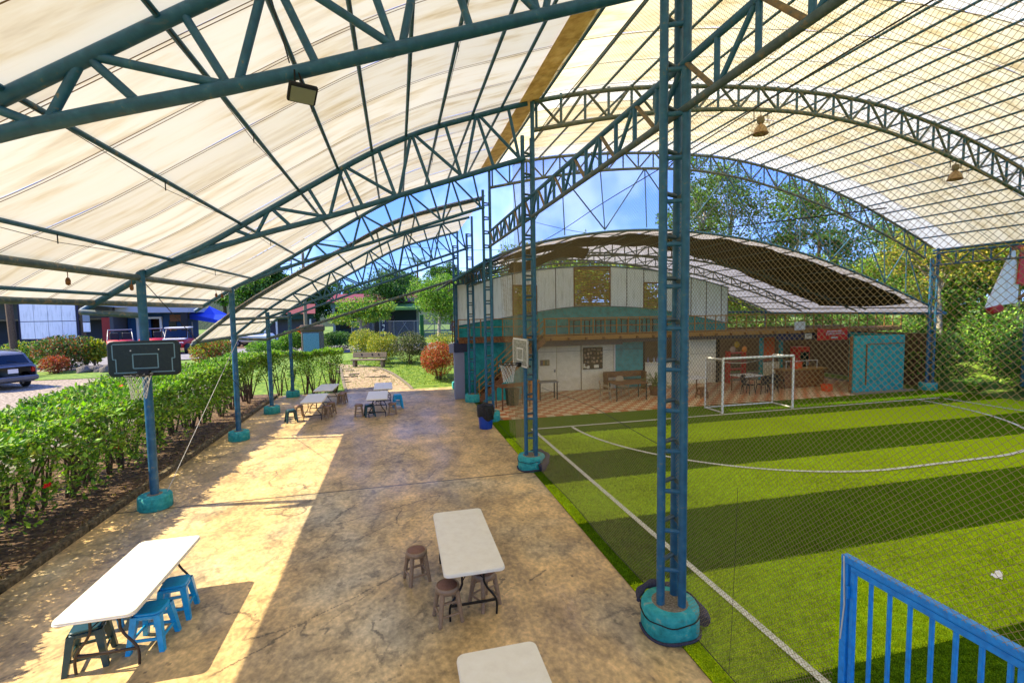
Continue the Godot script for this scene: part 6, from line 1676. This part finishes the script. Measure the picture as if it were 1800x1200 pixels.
func beyond() -> void:
	car()
	buggy(-22.9, 46.5, 0.45, M.red, "red open buggy nearest the yellow plant", false)
	buggy(-21.4, 48.5, 0.5, M.red, "red open buggy behind the black basketball board", false)
	buggy(-18.6, 46.5, 0.15, M.red, "white-roofed red buggy right of the black basketball board", true)
	# billboard on a timber pole
	var b := top("billboard", "blank white billboard of eight panels on a timber pole", "billboard", v(-21.6, 0.6, 36.0), -0.14)
	for j in 3:
		for i in 4:
			var h: float = [1.08, 1.08, 0.3][j]
			part(b, "panel", cbox(Vector3(0.79, h, 0.05), 0.01), M.white_panel, Transform3D(Basis.IDENTITY, Vector3(-1.2 + i * 0.815, [2.5, 3.62, 4.33][j], 0)))
	part(b, "side_panel", cbox(Vector3(0.4, 0.6, 0.05)), M.white_panel, Transform3D(Basis.IDENTITY, Vector3(2.25, 2.65, 0)))
	part(b, "side_panel", cbox(Vector3(0.4, 0.6, 0.05)), flat(Color(0.5, 0.55, 0.58), 0.6), Transform3D(Basis.IDENTITY, Vector3(2.25, 3.3, 0)))
	part(b, "back_frame", cbox(Vector3(3.5, 2.9, 0.08)), M.navy, Transform3D(Basis.IDENTITY, Vector3(0, 3.3, -0.08)))
	part(b, "pole", taper_leg(Vector3(-1.95, -0.3, 0.1), Vector3(-2.15, 5.6, 0.1), 0.2, 0.17), M.bark)
	part(b, "pole", taper_leg(Vector3(1.9, -0.3, -0.2), Vector3(1.9, 4.0, -0.2), 0.12, 0.12), M.bark)
	# shop and blue hut
	var s := top("dark_shop", "long dark open-fronted vehicle shop with slanting grey roof and red pillar", "building", v(0, 0.6, 0))
	bx(s, "back_wall", -58, -27.5, 0, 5.2, 60.0, 60.4, M.shop_wall)
	bx(s, "shutter_wall", -58, -27.5, 3.2, 5.2, 56.0, 56.2, M.shop_wall)
	for i in 9: bx(s, "shutter_slat", -58, -27.6, 3.25 + i * 0.21, 3.37 + i * 0.21, 55.94, 55.99, M.shop_wall, 0.0)
	bx(s, "lintel", -58, -27.5, 3.0, 3.18, 55.9, 56.1, M.cement)
	for x in [-50.0, -42.0, -36.5]: bx(s, "pillar", x, x + 0.3, 0, 3.0, 55.9, 56.2, M.shop_wall)
	bx(s, "red_pillar", -28.2, -27.5, 0, 4.9, 55.6, 56.0, M.red)
	bx(s, "red_box", -28.9, -28.2, 0.4, 3.2, 55.6, 56.0, M.red)
	bx(s, "side_wall", -27.4, -27.1, 0, 5.2, 54.0, 60.4, M.shop_wall)
	var g := G.new()
	g.quad(v(-58, 7.4, 61), v(-26.4, 4.7, 61), v(-26.4, 4.5, 52.5), v(-58, 7.2, 52.5))
	g.quad(v(-58, 7.2, 61), v(-26, 4.4, 61), v(-26, 4.2, 52.5), v(-58, 7.0, 52.5))
	g.quad(v(-58, 7.2, 52.5), v(-26, 4.4, 52.5), v(-26, 4.2, 52.5), v(-58, 7.0, 52.5))
	part(s, "roof", g.mesh(), flat(Color(0.62, 0.68, 0.76), 0.5))
	for i in 14: part(s, "tyre", lathe([Vector2(0.2, -0.1), Vector2(0.4, -0.1), Vector2(0.42, 0.1), Vector2(0.2, 0.1)], 14), M.navy, Transform3D(Basis(Vector3.RIGHT, PI / 2), v(-47.0 + (i % 7) * 0.95, 0.7 + int(i / 7) * 0.95, 57.0)))
	var h := top("blue_hut", "blue clapboard hut with white door frame and flat grey roof", "building", v(0, 0.6, 0))
	bx(h, "wall", -26.9, -26.1, 0, 3.6, 56.4, 60.0, flat(Color(0.07, 0.30, 0.46), 0.7))
	for i in 7: bx(h, "board", -27.0 + i * 0.3, -26.74 + i * 0.3, 0, 3.6, 56.32, 56.39, flat(Color(0.04, 0.25, 0.42), 0.7)) if i < 1 or i > 5 else null
	bx(h, "wall", -23.9, -21.9, 0, 3.6, 56.4, 60.0, flat(Color(0.05, 0.25, 0.40), 0.7))
	bx(h, "back_wall", -26.1, -23.9, 0, 3.1, 59.4, 59.6, M.brown_wall)
	bx(h, "lintel", -26.3, -23.7, 3.1, 3.6, 56.4, 56.8, flat(Color(0.04, 0.25, 0.42), 0.7))
	for x in [-26.2, -24.1]: bx(h, "door_frame", x, x + 0.2, 0, 3.1, 56.2, 56.4, M.white)
	bx(h, "door_frame", -26.2, -23.9, 3.0, 3.2, 56.15, 56.4, M.white)
	bx(h, "window", -23.3, -22.6, 1.0, 2.8, 56.3, 56.39, M.glass_dark)
	bx(h, "shop_sign", -22.8, -21.4, 2.7, 3.4, 55.4, 55.5, M.rust)
	bx(h, "roof", -27.3, -20.7, 3.62, 4.3, 54.4, 60.5, flat(Color(0.62, 0.64, 0.68), 0.6))
	bx(h, "black_pillar", -21.5, -21.0, -0.4, 3.6, 54.6, 55.0, M.black)
	var cn := top("blue_canopy", "bright blue fabric canopy beside the hut", "canopy", v(0, 0.6, 0))
	var cg := G.new()
	cg.quad(v(-21.6, 3.5, 57), v(-18.4, 2.6, 57), v(-18.8, 3.3, 60), v(-21.4, 4.7, 60)); cg.quad(v(-21.6, 2.9, 57), v(-18.4, 2.3, 57), v(-18.4, 2.6, 57), v(-21.6, 3.5, 57))
	part(cn, "fabric", cg.mesh(), flat(Color(0.02, 0.22, 0.70), 0.6))
	for x in [-21.4, -18.6]: bar(cn, "pole", v(x, 0, 57), v(x, 2.6, 57), 0.05, M.metal)
	for i in 7:
		var q := top("parked_quad", ("red quad bike among the dark ones under the blue canopy" if i == 4 else "dark quad bike in the row under the blue canopy"), "quad bike", v(-21.2 + i * 0.8, 0.64, 58.5), 0.3, "quad bikes under the canopy")
		part(q, "body", cbox(Vector3(0.6, 0.5, 1.3), 0.12), M.red if i == 4 else M.navy, Transform3D(Basis.IDENTITY, Vector3(0, 0.75, 0)))
		bar(q, "handlebar", Vector3(-0.4, 1.15, 0.3), Vector3(0.4, 1.15, 0.3), 0.03, M.metal)
		for sx in [-1.0, 1.0]:
			wheel(q, Vector3(sx * 0.38, 0.3, 0.5), 0.3, 0.22, Vector3(1, 0, 0))
			wheel(q, Vector3(sx * 0.38, 0.3, -0.5), 0.3, 0.22, Vector3(1, 0, 0))
	var pk := top("white_pickup", "white vehicle with a dark round spare wheel across the road", "car", v(-14.6, 0.62, 53.5), 1.4)
	part(pk, "body", cbox(Vector3(1.7, 0.85, 3.9), 0.2), M.white, Transform3D(Basis.IDENTITY, Vector3(0, 0.85, 0)))
	part(pk, "cab", cbox(Vector3(1.55, 0.65, 1.7), 0.2), M.white, Transform3D(Basis.IDENTITY, Vector3(0, 1.55, 0.2)))
	part(pk, "window", cbox(Vector3(1.58, 0.4, 1.3), 0.05), M.glass_dark, Transform3D(Basis.IDENTITY, Vector3(0, 1.6, 0.2)))
	for sx in [-1.0, 1.0]:
		wheel(pk, Vector3(sx * 0.8, 0.36, 1.2), 0.36, 0.22, Vector3(1, 0, 0))
		wheel(pk, Vector3(sx * 0.8, 0.36, -1.2), 0.36, 0.22, Vector3(1, 0, 0))
	part(pk, "spare_wheel", lathe([Vector2(0, 0.1), Vector2(0.36, 0.08), Vector2(0.42, 0.0)], 18), M.black, Transform3D(Basis(Vector3.FORWARD, -PI / 2), Vector3(0.86, 1.1, -1.0)))
	# monument
	var mo := top("stone_monument", "short stone pillar monument with blue mosaic panel and rounded cap", "monument", v(-6.85, 0.55, 41.5), 0.2)
	part(mo, "block", cbox(Vector3(1.7, 2.0, 0.8), 0.06), M.stone, Transform3D(Basis.IDENTITY, Vector3(0, 1.0, 0)))
	part(mo, "cap", cbox(Vector3(1.9, 0.55, 1.0), 0.2), M.bark, Transform3D(Basis.IDENTITY, Vector3(0, 2.15, 0)))
	part(mo, "mosaic", cbox(Vector3(1.2, 1.5, 0.05), 0.02), noisy([[0.0, Color(0.1, 0.25, 0.3)], [0.5, Color(0.35, 0.55, 0.58)], [1.0, Color(0.65, 0.75, 0.75)]], 0.05, Vector3.ONE * 0.7, 0.6, 4, 97), Transform3D(Basis.IDENTITY, Vector3(-0.12, 1.02, 0.42)))
	# bench on the path
	var be := top("concrete_bench", "weathered concrete bench with backrest beside the curved path", "bench", v(-1.75, gh(-1.7, 29.4) + 0.02, 29.5), -0.28)
	part(be, "seat", cbox(Vector3(2.1, 0.09, 0.45), 0.02), M.cement, Transform3D(Basis.IDENTITY, Vector3(0, 0.46, 0)))
	part(be, "backrest", cbox(Vector3(2.1, 0.32, 0.08), 0.02), M.cement, Transform3D(Basis(Vector3.RIGHT, -0.15), Vector3(0, 0.72, -0.24)))
	for sx in [-0.85, 0.85]:
		part(be, "leg", cbox(Vector3(0.16, 0.42, 0.42), 0.02), M.cement, Transform3D(Basis.IDENTITY, Vector3(sx, 0.2, 0)))
	for x in [-0.5, 0.15, 0.55]: part(be, "slot", cbox(Vector3(0.06, 0.12, 0.09), 0.0), M.dark, Transform3D(Basis(Vector3.RIGHT, -0.15), Vector3(x, 0.75, -0.235)))
	# wire fence with green posts
	var fe := top("wire_fence", "grey wire mesh fence with braced gates across the garden", "fence", v(0, 0.6, 55.5))
	for i in 8: bar(fe, "post", Vector3(-5.0 + i * 2.3, 0, 0), Vector3(-5.0 + i * 2.3, 2.3, 0), 0.05, M.metal)
	bar(fe, "top_rail", Vector3(-5, 2.28, 0), Vector3(11.1, 2.28, 0), 0.04, M.metal)
	for q in [[-0.4, 1.0], [2.2, 4.3], [6.6, 4.5], [1.9, 0.6]]: bar(fe, "brace", Vector3(q[0], 0.1, 0), Vector3(q[1], 2.2, 0), 0.035, M.metal)
	var fg := G.new()
	for i in 150: twine(fg, [Vector3(-5.0 + i * 0.108, 0.05, 0), Vector3(-5.0 + i * 0.108 + 0.01, 1.2, 0), Vector3(-5.0 + i * 0.108, 2.25, 0)], 0.01)
	for i in 22: twine(fg, [Vector3(-5, 0.08 + i * 0.1, 0), Vector3(3, 0.085 + i * 0.1, 0), Vector3(11.1, 0.08 + i * 0.1, 0)], 0.01)
	part(fe, "mesh_wire", fg.mesh(), M.metal).set_meta("kind", "stuff")
	var gpm := flat(Color(0.0, 0.32, 0.10), 0.5)
	for q in [[2.75, "bright green gate post left in the wire fence"], [8.4, "bright green gate post close to the clubhouse corner"]]:
		var gp := top("green_gate_post", q[1], "post", v(q[0], 0.55, 55.2), 0.0, "green gate posts")
		part(gp, "shaft", cbox(Vector3(0.42, 2.95, 0.3), 0.03), gpm, Transform3D(Basis.IDENTITY, Vector3(0, 1.47, 0)))
		part(gp, "cap", cbox(Vector3(0.48, 0.08, 0.36), 0.02), gpm, Transform3D(Basis.IDENTITY, Vector3(0, 2.98, 0)))
	var sgn := top("pillar_sign", "tall dark blue pillar sign with a column of white marks", "sign", v(-1.9, 0.5, 54.6), 0.1)
	part(sgn, "slab", cbox(Vector3(0.62, 4.0, 0.2), 0.02), M.navy, Transform3D(Basis.IDENTITY, Vector3(0.35, 2.6, 0)))
	part(sgn, "slab", cbox(Vector3(0.5, 4.0, 0.2), 0.02), M.black, Transform3D(Basis.IDENTITY, Vector3(-0.35, 2.6, -0.05)))
	for i in 8:
		var w: float = [0.3, 0.24, 0.32, 0.2, 0.3, 0.26, 0.22, 0.3][i]
		part(sgn, "white_mark", cbox(Vector3(w, 0.09, 0.02), 0.0), M.white, Transform3D(Basis(Vector3.FORWARD, [0.0, 0.5, -0.4, 0.0, 0.3, 0.0, -0.5, 0.2][i]), Vector3(0.36, 4.3 - i * 0.46, 0.115)))
		part(sgn, "white_mark", cbox(Vector3(0.08, 0.24, 0.02), 0.0), M.white, Transform3D(Basis.IDENTITY, Vector3(0.28 + 0.16 * (i % 2), 4.18 - i * 0.46, 0.118)))
	# houses
	var ho := top("red_roof_house", "low green house with red metal roof behind the wire fence", "building", v(0, 0.6, 0))
	bx(ho, "wall", -8.5, 3.0, 0, 4.2, 68.0, 74.0, flat(Color(0.05, 0.14, 0.13), 0.7))
	bx(ho, "porch_beam", -8.5, 3.0, 4.0, 4.7, 66.0, 66.3, flat(Color(0.30, 0.42, 0.40), 0.7))
	for x in [-8.3, -5.0, -2.4, 2.6]: bx(ho, "porch_post", x, x + 0.3, 0, 4.0, 66.0, 66.3, flat(Color(0.5, 0.52, 0.5), 0.7))
	for q in [[-7.6, -6.2], [-1.8, -0.4]]: bx(ho, "window", q[0], q[1], 1.2, 2.9, 67.9, 68.0, M.glass_dark)
	bx(ho, "door", -5.0, -3.8, 0, 2.8, 67.9, 68.0, M.wood)
	var rg := G.new()
	rg.quad(v(-9, 4.75, 65.4), v(3.2, 4.75, 65.4), v(2.6, 6.0, 71), v(-8.4, 6.0, 71)); rg.quad(v(-9, 4.75, 76.6), v(3.2, 4.75, 76.6), v(2.6, 6.0, 71), v(-8.4, 6.0, 71)); rg.quad(v(-9, 4.65, 65.4), v(3.2, 4.65, 65.4), v(3.2, 4.75, 65.4), v(-9, 4.75, 65.4))
	part(ho, "roof", rg.mesh(), flat(Color(0.46, 0.17, 0.12), 0.6))
	var aw := G.new()
	aw.quad(v(-0.6, 3.9, 62.0), v(4.8, 3.9, 62.0), v(4.8, 4.6, 66.0), v(-0.6, 4.6, 66.0)); aw.quad(v(-0.6, 3.6, 62.0), v(4.8, 3.6, 62.0), v(4.8, 3.9, 62.0), v(-0.6, 3.9, 62.0))
	part(ho, "green_awning", aw.mesh(), flat(Color(0.35, 0.50, 0.22), 0.6))
	var h2 := top("small_red_roof_shed", "low shed with faded red roof and green beam beside the white vehicle", "building", v(0, 0.6, 0))
	bx(h2, "wall", -20.0, -11.0, 0, 2.6, 66.0, 70.0, M.shop_wall)
	bx(h2, "green_beam", -20.0, -10.5, 2.6, 3.3, 64.8, 65.0, flat(Color(0.03, 0.22, 0.16), 0.7))
	for x in [-19.5, -15.0, -11.0]: bx(h2, "post", x, x + 0.2, 0, 2.6, 64.8, 65.0, M.white)
	var r2 := G.new()
	r2.quad(v(-20.5, 3.3, 64.5), v(-10.2, 3.3, 64.5), v(-10.8, 4.6, 68.5), v(-20.0, 4.6, 68.5))
	part(h2, "roof", r2.mesh(), flat(Color(0.45, 0.20, 0.15), 0.6))
	# utility pole with wires, lattice mast
	var up := top("utility_pole", "grey concrete utility pole with crossarm and wires beyond the monument", "pole", v(-11.3, 0.6, 64.0))
	part(up, "shaft", taper_leg(Vector3(0, 0, 0), Vector3(0, 13.5, 0), 0.24, 0.16), M.cement)
	part(up, "crossarm", cbox(Vector3(2.2, 0.15, 0.15)), M.bark, Transform3D(Basis.IDENTITY, Vector3(0, 12.6, 0.15)))
	for y in [9.5, 10.2, 12.7]: part(up, "wire", tube([Vector3(-40, y + 1.5, 8), Vector3(-18, y - 0.2, 3), Vector3(0, y, 0), Vector3(20, y - 0.9, -2), Vector3(45, y + 0.3, -6)], 0.03, 5), M.wire)
	var lm := top("lattice_mast", "red and white lattice mast structure beyond the trees", "mast", v(-27.0, 0.6, 96.0))
	for i in 5:
		var x := i * 2.0
		bar(lm, "leg", Vector3(x, 0, 0), Vector3(x, [15.0, 16.5, 15.4, 17.0, 19.5][i], 0), 0.12, M.red if i % 2 else M.metal)
	for j in 4: bar(lm, "ring", Vector3(0, 10.0 + j * 1.6, 0), Vector3(8, 10.0 + j * 1.6, 0), 0.08, M.red if j % 2 == 0 else M.metal)
	for j in 4:
		bar(lm, "brace", Vector3(j * 2.0, 9, 0), Vector3(j * 2.0 + 2.0, 13, 0), 0.06, M.metal)
	# low wooded ridge behind everything
	struct("wooded_ridge", grid(60, 8, func(u: float, w: float) -> Vector3:
		var x := lerpf(-170.0, 190.0, u)
		var hgt := (9.0 + 3.0 * sin(u * 9.0) + 2.0 * sin(u * 23.0 + 1.0)) * sin(minf(w * 1.3, 1.0) * PI / 2)
		return v(x, hgt - 1.0, 115.0 + w * 45.0)), noisy([[0.0, Color(0.04, 0.09, 0.03)], [0.5, Color(0.12, 0.20, 0.06)], [1.0, Color(0.24, 0.32, 0.10)]], 0.06, Vector3.ONE * 0.05, 0.95, 5, 98, 40.0))

# ------------------------------------------------------------------ scene
func _ready() -> void:
	rng.seed = 20240611
	var cam := Camera3D.new()
	cam.name = "camera"
	cam.position = Vector3(0, 3.926, 0)
	cam.rotation_degrees = Vector3(-3.793, -13.728, -0.84)
	cam.fov = 72.16
	cam.near = 0.05
	cam.far = 900.0
	add_child(cam)
	cam.current = true
	var env := Environment.new()
	var sky := Sky.new()
	var sm := ProceduralSkyMaterial.new()
	sm.sky_top_color = Color(0.13, 0.30, 0.66)
	sm.sky_horizon_color = Color(0.40, 0.55, 0.76)
	sm.sky_curve = 0.18
	sm.ground_bottom_color = Color(0.30, 0.26, 0.20)
	sm.ground_horizon_color = Color(0.55, 0.56, 0.52)
	var cn := FastNoiseLite.new()
	cn.seed = 14; cn.frequency = 0.006; cn.fractal_octaves = 6; cn.fractal_gain = 0.58
	cn.domain_warp_enabled = true; cn.domain_warp_amplitude = 25.0; cn.domain_warp_frequency = 0.012
	var ct := NoiseTexture2D.new()
	ct.width = 2048; ct.height = 1024; ct.seamless = true; ct.noise = cn
	var cg := Gradient.new()
	cg.offsets = PackedFloat32Array([0.0, 0.40, 0.53, 0.68, 1.0])
	cg.colors = PackedColorArray([Color(1, 1, 1, 0), Color(1, 1, 1, 0.03), Color(1, 1, 1, 0.38), Color(1, 1, 1, 0.78), Color(1, 1, 1, 0.95)])
	ct.color_ramp = cg
	sm.sky_cover = ct
	sm.sky_cover_modulate = Color(0.45, 0.46, 0.48)
	sky.sky_material = sm
	env.background_mode = Environment.BG_SKY
	env.sky = sky
	env.tonemap_mode = Environment.TONE_MAPPER_LINEAR
	env.tonemap_exposure = 4.0
	env.sdfgi_enabled = true
	env.ssao_enabled = true
	env.ssil_enabled = true
	var we := WorldEnvironment.new()
	we.name = "world_environment"
	we.environment = env
	add_child(we)
	var sun := DirectionalLight3D.new()
	sun.name = "sun"
	sun.light_color = Color(1.0, 0.95, 0.84)
	sun.light_energy = 0.88
	sun.light_angular_distance = 0.5
	sun.shadow_enabled = true
	add_child(sun)
	sun.look_at_from_position(Vector3.ZERO, Vector3(0.691, -0.713, 0.116))
	cylm = CylinderMesh.new()
	cylm.top_radius = 1.0; cylm.bottom_radius = 1.0; cylm.height = 1.0
	cylm.radial_segments = 14; cylm.rings = 0
	var t0 := Time.get_ticks_msec()
	make_materials()
	print("materials ", Time.get_ticks_msec() - t0)
	steelwork()
	ground()
	print("ground ", Time.get_ticks_msec() - t0)
	clubhouse()
	court_net()
	goal()
	hoops()
	gate()
	furniture()
	lamps()
	patio_things()
	print("things ", Time.get_ticks_msec() - t0)
	plants()
	beyond()
	print("done ", Time.get_ticks_msec() - t0)
